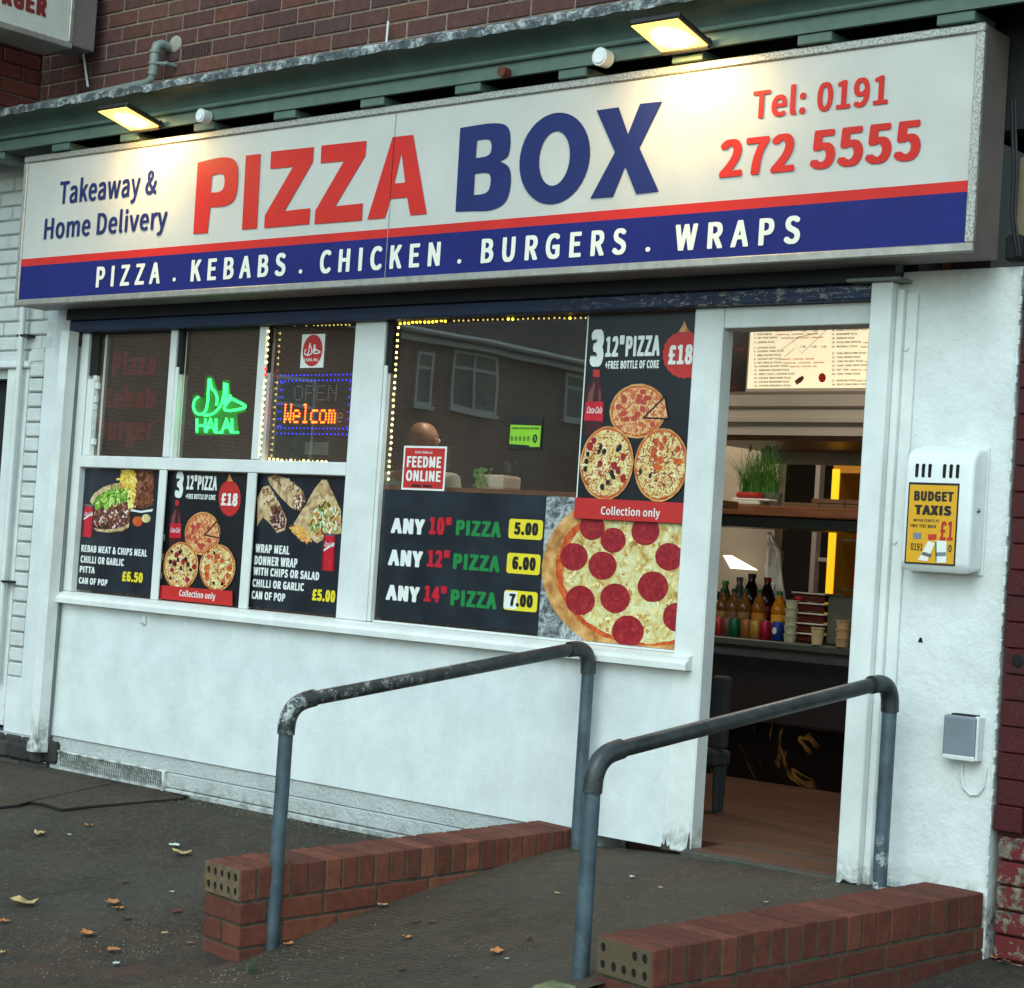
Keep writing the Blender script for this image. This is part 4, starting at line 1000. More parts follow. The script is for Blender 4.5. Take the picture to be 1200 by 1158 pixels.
strew(P1, 'filling_scrap', q([(118, 205), (160, 196), (210, 186), (258, 178), (268, 215), (262, 262), (220, 284), (150, 286), (112, 270), (108, 230)]), [(60, 30, 22), (120, 70, 48), (176, 120, 96), (220, 206, 196), (110, 40, 60)], 110, .030, .009, G_ - .0020, R1)
strew(P1, 'chip', q([(232, 44), (262, 38), (283, 46), (288, 120), (278, 198), (262, 200), (247, 140), (222, 80)]), [(236, 206, 90), (216, 168, 50), (246, 226, 140)], 60, .05, .008, G_ - .0020, R1)
strew(P1, 'meat_strip', q([(288, 40), (330, 38), (360, 44), (362, 100), (354, 188), (320, 204), (288, 192), (293, 110)]), [(120, 66, 42), (84, 42, 28), (150, 92, 62)], 60, .06, .012, G_ - .0020, R1)
can(P1, q([(68, 188), (112, 192), (104, 328), (60, 322)]), G_ - .0018, R1)
def lines(t, items, o, sc, y, mat, bold=.03):
    for txt, l, r, top, base in items:
        (x0, z0), (x1, z1) = PP([(l, base), (r, base + (r - l) * .10)], o, sc, y); _, zt = PP([(l, top)], o, sc, y)[0]
        letter(t, txt, x0, x1, (z0 + z1) / 2, zt - z0, y, mat, bold)
lines(P1, [('KEBAB MEAT & CHIPS MEAL', 55, 335, 355, 384), ('CHILLI OR GARLIC', 52, 236, 402, 432), ('PITTA', 48, 112, 447, 475), ('CAN OF POP', 44, 166, 495, 522)], o4, s4, G_ - .0008, M['ink_white'])
lines(P1, [('£6.50', 228, 316, 470, 512)], o4, s4, G_ - .0008, M['ink_yellow'], .035)
# 2. three pizzas, small
def three_pizzas(t, R, o, sc, y, P, txt):
    q = lambda pts: PP(pts, o, sc, y)
    def E(cx, cy, rx, ry):
        (a, _), (c, _) = q([(cx - rx, cy), (cx + rx, cy)]); (_, u), (_, v) = q([(cx, cy - ry), (cx, cy + ry)]); return ((a + c) / 2, (u + v) / 2), abs(c - a) / 2, abs(u - v) / 2
    c, rx, rz = E(*P['top']); pizza(t, c, rx, rz, y - .0005, R, 'cheese_red', .90, [('pepperoni', flatm('small_pepperoni_print', 178, 66, 52, .4, 0, .2, 90), 15, rx * .11)])
    # the slice pulled out of the top pizza
    sp = q(P['slice']); shp(t, 'slice_gap', [sp], y - .0032, M['print_black'], R); cs = (sum(p[0] for p in sp) / 3, sum(p[1] for p in sp) / 3)
    shp(t, 'pizza_slice', [[(cs[0] + (p[0] - cs[0]) * .82 + .004, cs[1] + (p[1] - cs[1]) * .82) for p in sp]], y - .0035, M['cheese_red'], R)
    c, rx, rz = E(*P['left']); pizza(t, c, rx, rz, y - .0038, R, 'cheese_olive', .92, [('olive', M['ink'], 12, rx * .085), ('tomato', M['pepperoni'], 7, rx * .12)])
    c, rx, rz = E(*P['right']); pizza(t, c, rx, rz, y - .0062, R, 'cheese_olive', .92, [('ham', M['sauce'], 12, rx * .12), ('olive', M['ink'], 4, rx * .07)])
    bt = P['bottle']
    shp(t, 'bottle', [q(bt['body'])], y - .0006, M['cola'], R); bb_ = q(bt['body']); xm0 = min(p[0] for p in bb_); xm1 = max(p[0] for p in bb_); zm0 = min(p[1] for p in bb_); zm1 = max(p[1] for p in bb_); dx_ = xm1 - xm0; dz_ = zm1 - zm0
    shp(t, 'bottle_highlight', [[(xm0 + dx_ * .12, zm0 + dz_ * .30), (xm0 + dx_ * .30, zm0 + dz_ * .30), (xm0 + dx_ * .46, zm0 + dz_ * .88), (xm0 + dx_ * .40, zm0 + dz_ * .90), (xm0 + dx_ * .14, zm0 + dz_ * .70)], [(xm0 + dx_ * .74, zm0 + dz_ * .3), (xm0 + dx_ * .84, zm0 + dz_ * .3), (xm0 + dx_ * .80, zm0 + dz_ * .66), (xm0 + dx_ * .66, zm0 + dz_ * .84)]], y - .0008, flatm('bottle_sheen', 112, 66, 66, .3), R)
    shp(t, 'bottle_cap', [q(bt['cap'])], y - .0009, M['print_red'], R); lb = q(bt['label']); shp(t, 'bottle_label', [lb], y - .0009, M['print_bright_red'], R)
    (ax, az), (bx, bz), (cx_, cz_), (dx, dz) = lb
    letter(t, 'Coca-Cola', lerp(ax, bx, .08), lerp(ax, bx, .92), lerp(az, dz, .62), abs(az - dz) * .34, y - .0012, M['ink_white'], .01, italic=.2)
    if P.get('badge'):
        bx_, by_, br, bry = P['badge']; n = 44
        shp(t, 'price_badge', [q([(bx_ + br * (1 + (.05 if k % 2 else 0)) * cos(2 * pi * k / n), by_ + bry * (1 + (.05 if k % 2 else 0)) * sin(2 * pi * k / n)) for k in range(n)])], y - .0006, M['print_red'], R)
        shp(t, 'badge_flame', [q([(bx_ - br * .28, by_ - bry * .98), (bx_ - br * .1, by_ - bry * 1.25), (bx_ + .02, by_ - bry * 1.5), (bx_ + br * .12, by_ - bry * 1.2), (bx_ + br * .3, by_ - bry * .98)])], y - .0008, M['crust'], R)
P2 = poster('poster', 'small three pizza poster priced £18 with red Collection only strip in lower middle pane', -2.137, -1.530, .908, 1.506, G_, M['print_black'], group='menu posters in the left window')
R2 = (-2.136, -1.531, .909, 1.506)
three_pizzas(P2, R2, o4, s4, G_, dict(top=(572, 310, 76, 92), slice=[(578, 318), (636, 254), (650, 332)], left=(482, 448, 74, 102), right=(640, 456, 76, 100), badge=(688, 160, 46, 74),
    bottle=dict(body=[(457, 190), (471, 190), (482, 232), (480, 350), (440, 370), (430, 350), (434, 240)], cap=[(457, 168), (472, 168), (472, 190), (456, 190)], label=[(434, 266), (482, 268), (480, 330), (431, 328)])), None)
lines(P2, [('3', 452, 487, 46, 155)], o4, s4, G_ - .0008, M['ink_white'], .04)
lines(P2, [('12"PIZZA', 502, 632, 58, 118), ('+FREE BOTTLE OF COKE', 500, 626, 137, 158)], o4, s4, G_ - .0008, M['ink_white'], .03)
lines(P2, [('£18', 650, 720, 135, 188)], o4, s4, G_ - .0012, M['ink_white'], .03)
shp(P2, 'red_strip', [PP([(395, 530), (706, 556), (706, 640), (380, 600)], o4, s4, G_)], G_ - .0095, M['print_red'], R2)
lines(P2, [('Collection only', 472, 626, 550, 576)], o4, s4, G_ - .0100, M['ink_white'], .012)
for z in (.93, 1.0, 1.09, 1.18): letter(P2, 'I', -2.126, -2.118, z, .03, G_ - .0008, M['ink_white'], .02)
# 3. wrap meal
P3 = poster('poster', 'black wrap meal poster priced £5.00 in the lower right pane', -1.529, -.933, .908, 1.506, G_, M['print_slate'], group='menu posters in the left window', torn=True)
R3 = (-1.528, -.934, .91, 1.506)
shp(P3, 'wrap', [q([(850, 72), (880, 60), (940, 78), (1000, 130), (1012, 170), (990, 215), (950, 200), (900, 150), (860, 100)])], G_ - .0006, M['wrap'], R3)
shp(P3, 'wrap_filling', [q([(960, 150), (1000, 140), (1012, 172), (990, 216), (962, 206)])], G_ - .0009, M['meat'], R3)
shp(P3, 'wrap', [q([(806, 160), (830, 112), (856, 105), (900, 180), (932, 250), (925, 295), (890, 308), (862, 270), (830, 240), (806, 280), (806, 220)])], G_ - .0012, M['wrap'], R3)
shp(P3, 'wrap_filling', [q([(866, 196), (900, 190), (926, 240), (922, 285), (885, 300), (862, 260)])], G_ - .0015, M['meat'], R3)
shp(P3, 'wrap', [q([(1082, 80), (1102, 82), (1162, 210), (1165, 310), (1120, 318), (1060, 352), (960, 270), (1010, 190), (1050, 120)])], G_ - .0010, M['wrap'], R3)
shp(P3, 'wrap_filling', [q([(1085, 180), (1120, 165), (1160, 225), (1150, 300), (1100, 318), (1040, 318), (1020, 250)])], G_ - .0013, M['veg'], R3)
shp(P3, 'carrot_garnish', [q([(940, 285), (985, 276), (1020, 300), (1040, 345), (1000, 345), (965, 312)])], G_ - .0016, M['chips'], R3)
strew(P3, 'filling_scrap', q([(868, 200), (900, 194), (924, 240), (920, 282), (886, 296), (864, 260)]), [(70, 34, 34), (140, 90, 76), (214, 190, 180), (50, 26, 26)], 60, .022, .008, G_ - .0020, R3)
strew(P3, 'filling_scrap', q([(960, 152), (1000, 142), (1010, 172), (990, 212), (964, 204)]), [(90, 46, 34), (200, 150, 120), (226, 210, 190)], 30, .022, .008, G_ - .0020, R3)
strew(P3, 'filling_scrap', q([(1085, 184), (1120, 170), (1156, 228), (1146, 298), (1100, 314), (1044, 314), (1024, 252)]), [(206, 214, 170), (120, 150, 70), (214, 130, 70), (226, 226, 206), (90, 70, 40)], 110, .030, .009, G_ - .0020, R3)
strew(P3, 'carrot_shred', q([(940, 285), (985, 276), (1020, 300), (1040, 345), (1000, 345), (965, 312)]), [(222, 150, 90), (230, 180, 130), (200, 120, 60)], 40, .035, .005, G_ - .0020, R3)
strew(P3, 'char_mark', q([(820, 130), (856, 108), (900, 180), (925, 240), (880, 190), (840, 200)]) , [(120, 84, 56), (214, 190, 156)], 26, .025, .008, G_ - .0020, R3)
strew(P3, 'char_mark', q([(850, 75), (880, 62), (940, 80), (1000, 130), (950, 140), (890, 110)]), [(120, 84, 56), (216, 194, 160)], 26, .025, .008, G_ - .0020, R3)
can(P3, q([(1090, 312), (1142, 316), (1136, 472), (1078, 466)]), G_ - .0018, R3)
lines(P3, [('WRAP MEAL', 797, 942, 352, 388), ('DONNER WRAP', 792, 975, 402, 440), ('WITH CHIPS OR SALAD', 788, 1068, 450, 484), ('CHILLI OR GARLIC', 784, 1003, 502, 535), ('CAN OF POP', 780, 923, 553, 587)], o4, s4, G_ - .0008, M['ink_white'])
lines(P3, [('£5.00', 1038, 1136, 545, 594)], o4, s4, G_ - .0008, M['ink_yellow'], .035)
# 4. price banner
BN = poster('price_banner', 'black banner listing ANY 10", 12" and 14" pizza with yellow price tags', -.722, .150, .914, 1.461, G_, M['print_slate'], 'banner', torn=True)
o5 = (420, 350); s5 = 2.693
q5 = lambda pts: PP(pts, o5, s5, G_)
for txt, mat, rows in (('ANY', 'ink_white', [(102, 208, 738, 690), (93, 202, 840, 790), (86, 192, 950, 902)]),
                       (None, 'ink_red', [(222, 292, 742, 688), (216, 286, 845, 792), (206, 277, 955, 905)]),
                       ('PIZZA', 'ink_green', [(307, 450, 744, 696), (298, 446, 852, 802), (290, 436, 968, 917)])):
    for i, (l, r, base, top) in enumerate(rows):
        tx = txt or ('10"', '12"', '14"')[i]
        (x0, z0), (x1, z1) = q5([(l, base), (r, base + (r - l) * .09)]); _, zt = q5([(l, top)])[0]
        letter(BN, tx, x0, x1, (z0 + z1) / 2, zt - z0, G_ - .0008, M[mat] if mat != 'ink_red' else M['print_bright_red'], .035)
for i, (pts, tx) in enumerate((([(478, 694), (583, 700), (580, 762), (473, 757)], '5.00'), ([(471, 802), (576, 808), (572, 873), (467, 866)], '6.00'), ([(462, 920), (567, 926), (563, 990), (457, 982)], '7.00'))):
    p_ = q5(pts); cx_ = sum(p[0] for p in p_) / 4; cz_ = sum(p[1] for p in p_) / 4
    x0, x1 = min(p[0] for p in p_), max(p[0] for p in p_); z0 = (p_[2][1] + p_[3][1]) / 2; z1 = (p_[0][1] + p_[1][1]) / 2; rr = .012
    cor = []
    for cxx, czz, a0 in ((x1 - rr, z1 - rr, 0), (x0 + rr, z1 - rr, 90), (x0 + rr, z0 + rr, 180), (x1 - rr, z0 + rr, 270)):
        cor += [(cxx + rr * cos(radians(a0 + k * 30)), czz + rr * sin(radians(a0 + k * 30))) for k in range(4)]
    shp(BN, 'price_tag', [cor], G_ - .0008, M['ink_yellow'])
    if i == 2: shp(BN, 'white_patch', [[(x0 + .004, z0 + .006), (x0 + .068, z0 + .004), (x0 + .066, z1 - .004), (x0 + .002, z1 - .006)]], G_ - .0012, M['ink_white'])
    letter(BN, tx, x0 + .028, x1 - .022, z0 + .017, (z1 - z0) * .62, G_ - .0016, M['ink'], .04)
# 5. large pepperoni pizza banner
PB = poster('pizza_banner', 'large pepperoni pizza picture on foil at the bottom of the shop window', .1505, .817, .912, 1.458, G_, M['foil'], 'banner')
R5 = (.125, .817, .913, 1.458)
c0 = (.625, 1.188); y = G_ - .0006
shp(PB, 'crust', [ell(c0[0], c0[1], .475, .315, 72, .012)], y, M['crust'], R5)
shp(PB, 'sauce', [ell(c0[0] + .01, c0[1], .415, .275, 72, .03)], y - .0004, M['sauce'], R5)
shp(PB, 'cheese_topping', [ell(c0[0] + .015, c0[1], .385, .262, 72, .04)], y - .0008, M['cheese'], R5)
strew(PB, 'cheese_shred', ell(c0[0] + .015, c0[1], .375, .254, 40), [(226, 208, 140), (214, 186, 110), (190, 136, 66), (232, 218, 164)], 220, .022, .012, y - .0009, R5)
for cx_, cy_, r_ in ((300, 265, 82), (435, 348, 82), (643, 290, 92), (182, 455, 90), (365, 512, 92), (795, 455, 90), (692, 648, 100), (223, 735, 95), (447, 722, 97), (530, 935, 103), (850, 845, 95)):
    o7 = (640, 570); (x, z), (xa, _), (_, zb) = PP([(cx_, cy_), (cx_ + r_, cy_), (cx_, cy_ + r_)], o7, 5.51, G_)
    shp(PB, 'pepperoni', [ell(x, z, abs(xa - x), abs(zb - z), 24, .03)], y - .0019 - random.uniform(0, .0003), M['pepperoni'], R5)
# 6. tall poster
TP = poster('tall_poster', 'tall black three pizza poster priced £18 hanging beside the door', .309, .817, 1.376, 2.160, G_ - .010, M['print_black'], 'poster')
R6 = (.312, .817, 1.377, 2.16); yt = G_ - .0105
b = B(); b.box(.3045, .3095, yt - .001, G_ - .001, 1.455, 2.160); ob('white_edge', b, M['ink_white'], TP)
o6 = (670, 365); s6 = 4.54
three_pizzas(TP, R6, o6, s6, yt, dict(top=(352, 530, 150, 145), slice=[(375, 570), (497, 448), (518, 575)], left=(190, 808, 142, 196), right=(480, 818, 142, 196), badge=(600, 230, 112, 122),
    bottle=dict(body=[(117, 345), (148, 345), (166, 420), (168, 580), (160, 660), (70, 660), (66, 580), (78, 420)], cap=[(114, 310), (150, 310), (150, 348), (114, 348)], label=[(76, 480), (170, 480), (166, 585), (66, 580)])), None)
lines(TP, [('3', 92, 165, 96, 288)], o6, s6, yt - .001, M['ink_white'], .045)
lines(TP, [('12"PIZZA', 178, 466, 118, 225), ('+FREE BOTTLE OF COKE', 178, 462, 248, 290)], o6, s6, yt - .001, M['ink_white'], .03)
lines(TP, [('£18', 512, 640, 172, 275)], o6, s6, yt - .0015, M['ink_white'], .03)
shp(TP, 'red_strip', [[(.306, 1.377), (.817, 1.377), (.817, 1.452), (.306, 1.457)]], yt - .0095, M['print_red'])
lines(TP, [('Collection only', 155, 468, 1030, 1072)], o6, s6, yt - .0100, M['ink_white'], .010)
# stickers on the glass
def rect(t, nm, x0, x1, z0, z1, y, mat): return shp(t, nm, [[(x0, z0), (x1, z0), (x1, z1), (x0, z1)]], y, mat)
FM = poster('order_sticker', 'square red FEEDME ONLINE sticker low in the big window', -.625, -.385, 1.462, 1.645, G_ - .004, M['ink_white'], 'sticker')
rect(FM, 'red_field', -.616, -.394, 1.470, 1.637, G_ - .0045, M['print_red'])
letter(FM, 'Order Online at', -.560, -.462, 1.614, .011, G_ - .005, M['ink_white'], .01)
letter(FM, 'FEEDME', -.602, -.410, 1.556, .046, G_ - .005, M['ink_white'], .025); letter(FM, 'ONLINE', -.602, -.408, 1.499, .044, G_ - .005, M['ink_white'], .025)
rect(FM, 'app_badge', -.566, -.515, 1.475, 1.485, G_ - .005, M['ink']); rect(FM, 'app_badge', -.505, -.455, 1.475, 1.485, G_ - .005, M['ink'])
HY = poster('hygiene_sticker', 'lime green and black food hygiene rating sticker in the big window', -.062, .106, 1.640, 1.768, G_ - .001, M['ink'], 'sticker')
shp(HY, 'green_field', [[(-.056, 1.660), (.046, 1.656), (.048, 1.650), (.100, 1.650), (.100, 1.733), (-.056, 1.737)]], G_ - .002, M['lime'])
letter(HY, 'FOOD HYGIENE RATING', -.046, .092, 1.719, .008, G_ - .003, M['ink'], .02)
for i in range(5): shp(HY, 'rating_ring', [ell(-.044 + i * .021, 1.682, .007, .011, 12)], G_ - .003, flatm('olive_ink', 84, 120, 36, .5))
shp(HY, 'rating_disc', [ell(.074, 1.683, .012, .017, 16)], G_ - .003, M['ink']); letter(HY, '5', .070, .079, 1.674, .018, G_ - .0035, M['lime'], .02)
HS = poster('halal_sticker', 'small white sticker with a red oval halal mark at the top of the third pane', -1.287, -1.143, 1.980, 2.128, G_ - .001, M['ink_white'], 'sticker')
shp(HS, 'red_oval', [ell(-1.215, 2.056, .062, .070, 28)], G_ - .0018, M['print_red'])
letter(HS, 'HALAL', -1.262, -1.172, 2.008, .014, G_ - .0026, M['ink_white'], .012)
o8 = (220, 370); s8 = 5.714
STR = [[(70, 545), (48, 565), (38, 610), (55, 650), (90, 660), (120, 635), (133, 580), (138, 500), (145, 420)],
       [(150, 425), (158, 480), (185, 515), (198, 560), (190, 600)],
       [(246, 450), (243, 520), (225, 590), (190, 640), (150, 663), (110, 668)],
       [(262, 455), (259, 530), (245, 596)],
       [(240, 592), (258, 560), (290, 555), (335, 576), (378, 598), (382, 614), (330, 630), (270, 636), (244, 622), (262, 585), (288, 556), (280, 532)]]
b = B()
for st in STR:
    pts = [(-1.215 + (p[0] - 210) / 350 * .10, 2.062 - (p[1] - 540) / 260 * .055) for p in st]
    for a_, c_ in zip(pts, pts[1:]):
        d_ = Vector((c_[0] - a_[0], c_[1] - a_[1])); n_ = Vector((-d_.y, d_.x)).normalized() * .0028; e_ = d_.normalized() * .001
        b.flat([(a_[0] - n_.x - e_.x, a_[1] - n_.y - e_.y), (c_[0] - n_.x + e_.x, c_[1] - n_.y + e_.y), (c_[0] + n_.x + e_.x, c_[1] + n_.y + e_.y), (a_[0] + n_.x - e_.x, a_[1] + n_.y - e_.y)], G_ - .0026 - random.uniform(0, .0004))
ob('arabic_lettering', b, M['ink_white'], HS)['kind'] = 'stuff'
NT_ = poster('paper_notice', 'faded paper strip below the dotted Welcome display', -1.230, -1.085, 1.600, 1.655, G_ + .008, flatm('faded_paper', 110, 106, 94, .7, 0, .1), 'notice')
letter(NT_, 'OPENING TIMES', -1.215, -1.13, 1.622, .010, G_ + .0072, flatm('faded_ink', 80, 78, 72), .01) if False else None
# ghost lettering of a sign inside the first pane
GS = thing('window_lettering', 'dark red Pizza Kebab Burger lettering inside the top left pane', 'lettering', (-2.45, .06, 1.6))
red_film = flatm('dark_red_film', 112, 26, 30, .5, 0, .1)
o9 = (80, 370); s9 = 6.43
for tx, l, r, base, top in (('Pizza', 325, 655, 445, 270), ('Kebab', 250, 655, 690, 545), ('Burger', 210, 640, 930, 760)):
    (x0, z0), (x1, z1) = PP([(l, base), (r, base + 10)], o9, s9, .06); _, zt = PP([(l, top)], o9, s9, .06)[0]
    letter(GS, tx, x0, x1, (z0 + z1) / 2, zt - z0, .06, red_film, .035)

# ------------------------------------------------------------------ neon, display, fairy lights
NE = thing('neon_halal_sign', 'glowing green neon HALAL sign in the middle top pane', 'neon sign', (-1.85, .07, 1.66))
gn = emis('green_neon', 40, 255, 100, 3.0); YN = .075
for st in STR:
    p_ = [F(o8[0] + a / s8, o8[1] + c / s8, YN) for a, c in st]; pts = [(x, YN, z) for x, z in p_]
    fine = []
    for i in range(len(pts) - 1):
        p0 = Vector(pts[max(i - 1, 0)]); p1 = Vector(pts[i]); p2 = Vector(pts[i + 1]); p3 = Vector(pts[min(i + 2, len(pts) - 1)])
        for k in range(5):
            t = k / 5; fine.append(.5 * ((2 * p1) + (p2 - p0) * t + (2 * p0 - 5 * p1 + 4 * p2 - p3) * t * t + (3 * p1 - p0 - 3 * p2 + p3) * t ** 3))
    fine.append(Vector(pts[-1])); b = B(); b.tube(fine, .0058, 8); ob('neon_tube', b, gn, NE, smooth=True)
for ch, l, r in (('H', 62, 118), ('A', 122, 182), ('L', 190, 232), ('A', 228, 290), ('L', 296, 338)):
    sk = {'H': [[(0, 1), (0, 0)], [(1, 1), (1, 0)], [(0, .5), (1, .5)]], 'A': [[(0, 1), (.5, 0), (1, 1)], [(.2, .62), (.8, .62)]], 'L': [[(0, 0), (0, 1), (1, 1)]]}[ch]
    for ln_ in sk:
        pts = [F(o8[0] + lerp(l, r, a) / s8, o8[1] + (690 + 92 * c) / s8, YN) for a, c in ln_]; b = B(); b.tube([(x, YN, z) for x, z in pts], .0055, 8); ob('neon_tube', b, gn, NE, smooth=True)
b = B(); outline = [(30, 530), (60, 520), (110, 560), (120, 400), (165, 400), (200, 500), (232, 500), (232, 430), (280, 430), (285, 530), (395, 590), (390, 640), (330, 660), (345, 800), (50, 800), (50, 690), (25, 640)]
b.flat([F(o8[0] + a / s8, o8[1] + c / s8, YN + .012) for a, c in outline], YN + .012); ob('back_plate', b, emis('edge_lit_green_acrylic', 4, 90, 16, .12), NE)
b = B(); x, z = F(277, 505, YN); b.tube([(x, YN, z), (x + .004, YN, 1.575)], .0025, 5); ob('wire', b, M['cable'], NE)
DS = thing('led_display', 'black LED display with orange Welcome dots and blue dotted border', 'LED display', (-1.24, .085, 1.69))
YD = .075; xa, za = F(325, 508, YD); xb, zb = F(411, 440, YD); zb = zb + .004
b = B(); b.box(xa - .01, xb + .02, YD + .004, YD + .03, za - .012, zb + .012, .003); ob('case', b, M['ink'], DS)
def dots(nm, pts, mat, r_=.0036):
    b = B()
    for x, z in pts: b.flat(ell(x, z, r_, r_, 8), YD)
    ob(nm, b, mat, DS)['kind'] = 'stuff'
bl = []
nx = 18; nz = 8
for i in range(nx + 1):
    x = lerp(xa, xb, i / nx)
    for dz in (0, .024): bl += [(x, zb - dz), (x, za + dz)]
for k in range(1, nz): bl += [(xa, lerp(za, zb, k / nz)), (xa + .014, lerp(za, zb, k / nz)), (xb, lerp(za, zb, k / nz))]
dots('blue_dots', bl, emis('blue_led', 50, 40, 255, 2.2))
FNT = {'W': '10001 10001 10001 10101 10101 11011 10001', 'e': '00000 00000 01110 10001 11111 10000 01110', 'l': '01100 00100 00100 00100 00100 00100 01110', 'c': '00000 00000 01111 10000 10000 10000 01111', 'o': '00000 00000 01110 10001 10001 10001 01110', 'm': '00000 00000 11010 10101 10101 10101 10101', 'O': '01110 10001 10001 10001 10001 10001 01110', 'P': '11110 10001 10001 11110 10000 10000 10000', 'E': '11111 10000 10000 11110 10000 10000 11111', 'N': '10001 11001 10101 10011 10001 10001 10001'}
def dotword(wd, x0, x1, z0, z1):
    out = []; n = len(wd) * 6 - 1
    for i, ch in enumerate(wd):
        for r_, row in enumerate(FNT[ch].split()):
            for c_, v in enumerate(row):
                if v == '1': out.append((lerp(x0, x1, (i * 6 + c_) / n), lerp(z1, z0, r_ / 6)))
    return out
W_ = xb - xa
dots('orange_dots', dotword('Welcom', xa + .04, xb - .070, za + .052, za + .128), emis('orange_led', 255, 92, 10, 5.0), .0052)
dots('unlit_dots', dotword('OPEN', xa + .095, xb - .07, za + .150, za + .212) + dotword('e', xb - .062, xb - .026, za + .055, za + .11), flatm('unlit_led', 176, 160, 140), .0032)
def string_light(label, runs, loc):
    t = thing('string_light', label, 'fairy lights', loc, 'fairy light strings round the window panes')
    me = {}
    b = B()
    for pts, n, cols in runs:
        b.tube([(p[0], p[1] + .004, p[2]) for p in pts], .0016, 5)
    ob('wire', b, M['cable'], t)
    for pts, n, cols in runs:
        a_, c_ = Vector(pts[0]), Vector(pts[1])
        for i in range(n):
            p = a_.lerp(c_, (i + .5) / n); cn = cols(i / n)
            if cn not in me:
                bb = B(); bb.sphere(Vector((0, 0, 0)), .0056 if cn != 'dim' else .004, 8, 6); mm = bpy.data.meshes.new('bulb'); bb.bm.to_mesh(mm); bb.bm.free()
                mm.materials.append({'warm': emis('warm_bulb', 255, 222, 130, 3.2), 'yellow': emis('yellow_bulb', 255, 230, 60, 2.6), 'red': emis('red_bulb', 255, 40, 30, 2.5), 'dim': emis('dim_bulb', 220, 196, 110, .9)}[cn]); me[cn] = mm
            put_brick(t, me[cn], (p.x + random.uniform(-.002, .002), p.y, p.z + random.uniform(-.002, .002)), name='bulb')
YB = .052
def PB_(px, py): x, z = F(px, py, YB); return (x, YB, z)
string_light('yellow string of tiny lights along the top and left edge of the big window', [((PB_(467, 381), PB_(455, 565)), 26, lambda u: 'warm'), ((PB_(467, 379), PB_(524, 376)), 12, lambda u: 'yellow'), ((PB_(529, 376), PB_(690, 372)), 27, lambda u: 'yellow' if .38 < u < .46 or .82 < u < .88 else 'dim')], (-.7, YB, 1.5))
string_light('yellow and red string of tiny lights on the left edge of the third pane', [(((-1.474, .002, 2.155), (-1.474, .002, 1.578)), 21, lambda u: 'red' if .24 < u < .38 else 'warm'), ((PB_(308, 538), PB_(385, 541)), 15, lambda u: 'dim' if int(u * 15) in (5, 7, 8, 11) else 'warm'), ((PB_(330, 381), PB_(412, 381)), 18, lambda u: 'dim')], (-1.4, YB, 1.57))

# ================================================================== TAXI PHONE AND METER BOX
TX = thing('taxi_phone', 'white moulded wall phone box with a yellow BUDGET TAXIS card', 'phone box', (1.9, -.05, 1.25))
tx0, tx1, tz0, tz1, yb0, yf = 1.764, 2.012, 1.256, 1.668, -.006, -.105
b = B(); n = 6
prof = []
# rounded body with a sloping brow, swept across
pf = [(yb0, tz0 + .01), (yf + .02, tz0), (yf + .004, tz0 + .018), (yf, tz0 + .035), (yf, tz0 + .34), (yf + .006, tz0 + .372), (yf + .022, tz1 - .018), (yf + .045, tz1 - .005), (yb0, tz1)]
b.prism(pf, tx0, tx1)
ed = [e for e in b.bm.edges if abs(e.verts[0].co.x - e.verts[1].co.x) < 1e-6]
bmesh.ops.bevel(b.bm, geom=ed, offset=.020, segments=4, affect='EDGES', profile=.6, clamp_overlap=True)
ob('body', b, M['taxi_white'], TX, smooth=True)
def onT(px, py): return F(px, py, yf - .001)
b = B(); b.box(tx0 - .004, tx1 + .006, -.014, -.006, tz0 - .004, tz1 + .004, .003); ob('back_plate', b, M['pvc_white'], TX)
cardx0, cardx1, cardz0, cardz1 = 1.790, 1.960, 1.284, 1.538
b = B(); b.box(cardx0 - .006, cardx1 + .005, yf - .0015, yf - .0005, cardz0 - .005, cardz1 + .008); ob('window_recess', b, M['ink'], TX)
b = B(); b.box(cardx0, cardx1, yf - .0030, yf - .0016, cardz0, cardz1); ob('advert_card', b, M['taxi_yellow'], TX)
CW = cardx1 - cardx0; CHt = cardz1 - cardz0
def TC(txt, u0, u1, v, cap, mat, bold): return letter(TX, txt, cardx0 + CW * u0, cardx0 + CW * u1, cardz1 - CHt * v, CHt * cap, yf - .0038, M[mat], bold)
TC('BUDGET', .10, .93, .205, .125, 'ink', .035); TC('TAXIS', .12, .90, .385, .125, 'ink', .04)
TC('METER STARTS AT', .12, .66, .475, .035, 'ink', .02); TC('FREE TEXT BACK', .06, .60, .55, .042, 'ink', .025)
TC('£1', .69, .96, .70, .245, 'ink_red', .02); TC('0191', .09, .34, .845, .09, 'ink', .012); TC('0', .88, .95, .845, .09, 'ink', .012)
def TR(nm, pts, mat, yo=.0042): shp(TX, nm, [[(cardx0 + CW * u, cardz1 - CHt * v) for u, v in pts]], yf - yo, M[mat])
TR('keypad_icon', [(.13, .62), (.30, .62), (.30, .70), (.13, .70)], 'meter_grey'); TR('red_emblem', [(.44, .635), (.62, .625), (.62, .70), (.45, .705)], 'print_red')
TR('business_card', [(.45, .72), (.60, .74), (.46, .98), (.26, .97)], 'paper', .0046); TR('business_card', [(.60, .71), (.84, .71), (.86, .985), (.64, .99)], 'ink_white', .0052)
TR('card_stripe', [(.36, .86), (.55, .885), (.51, .93), (.32, .90)], 'steel', .0050); TR('card_stripe', [(.625, .86), (.84, .85), (.845, .90), (.635, .91)], 'meter_grey', .0056); TR('card_stripe', [(.60, .72), (.635, .72), (.66, .985), (.64, .985)], 'ink_green', .0056)
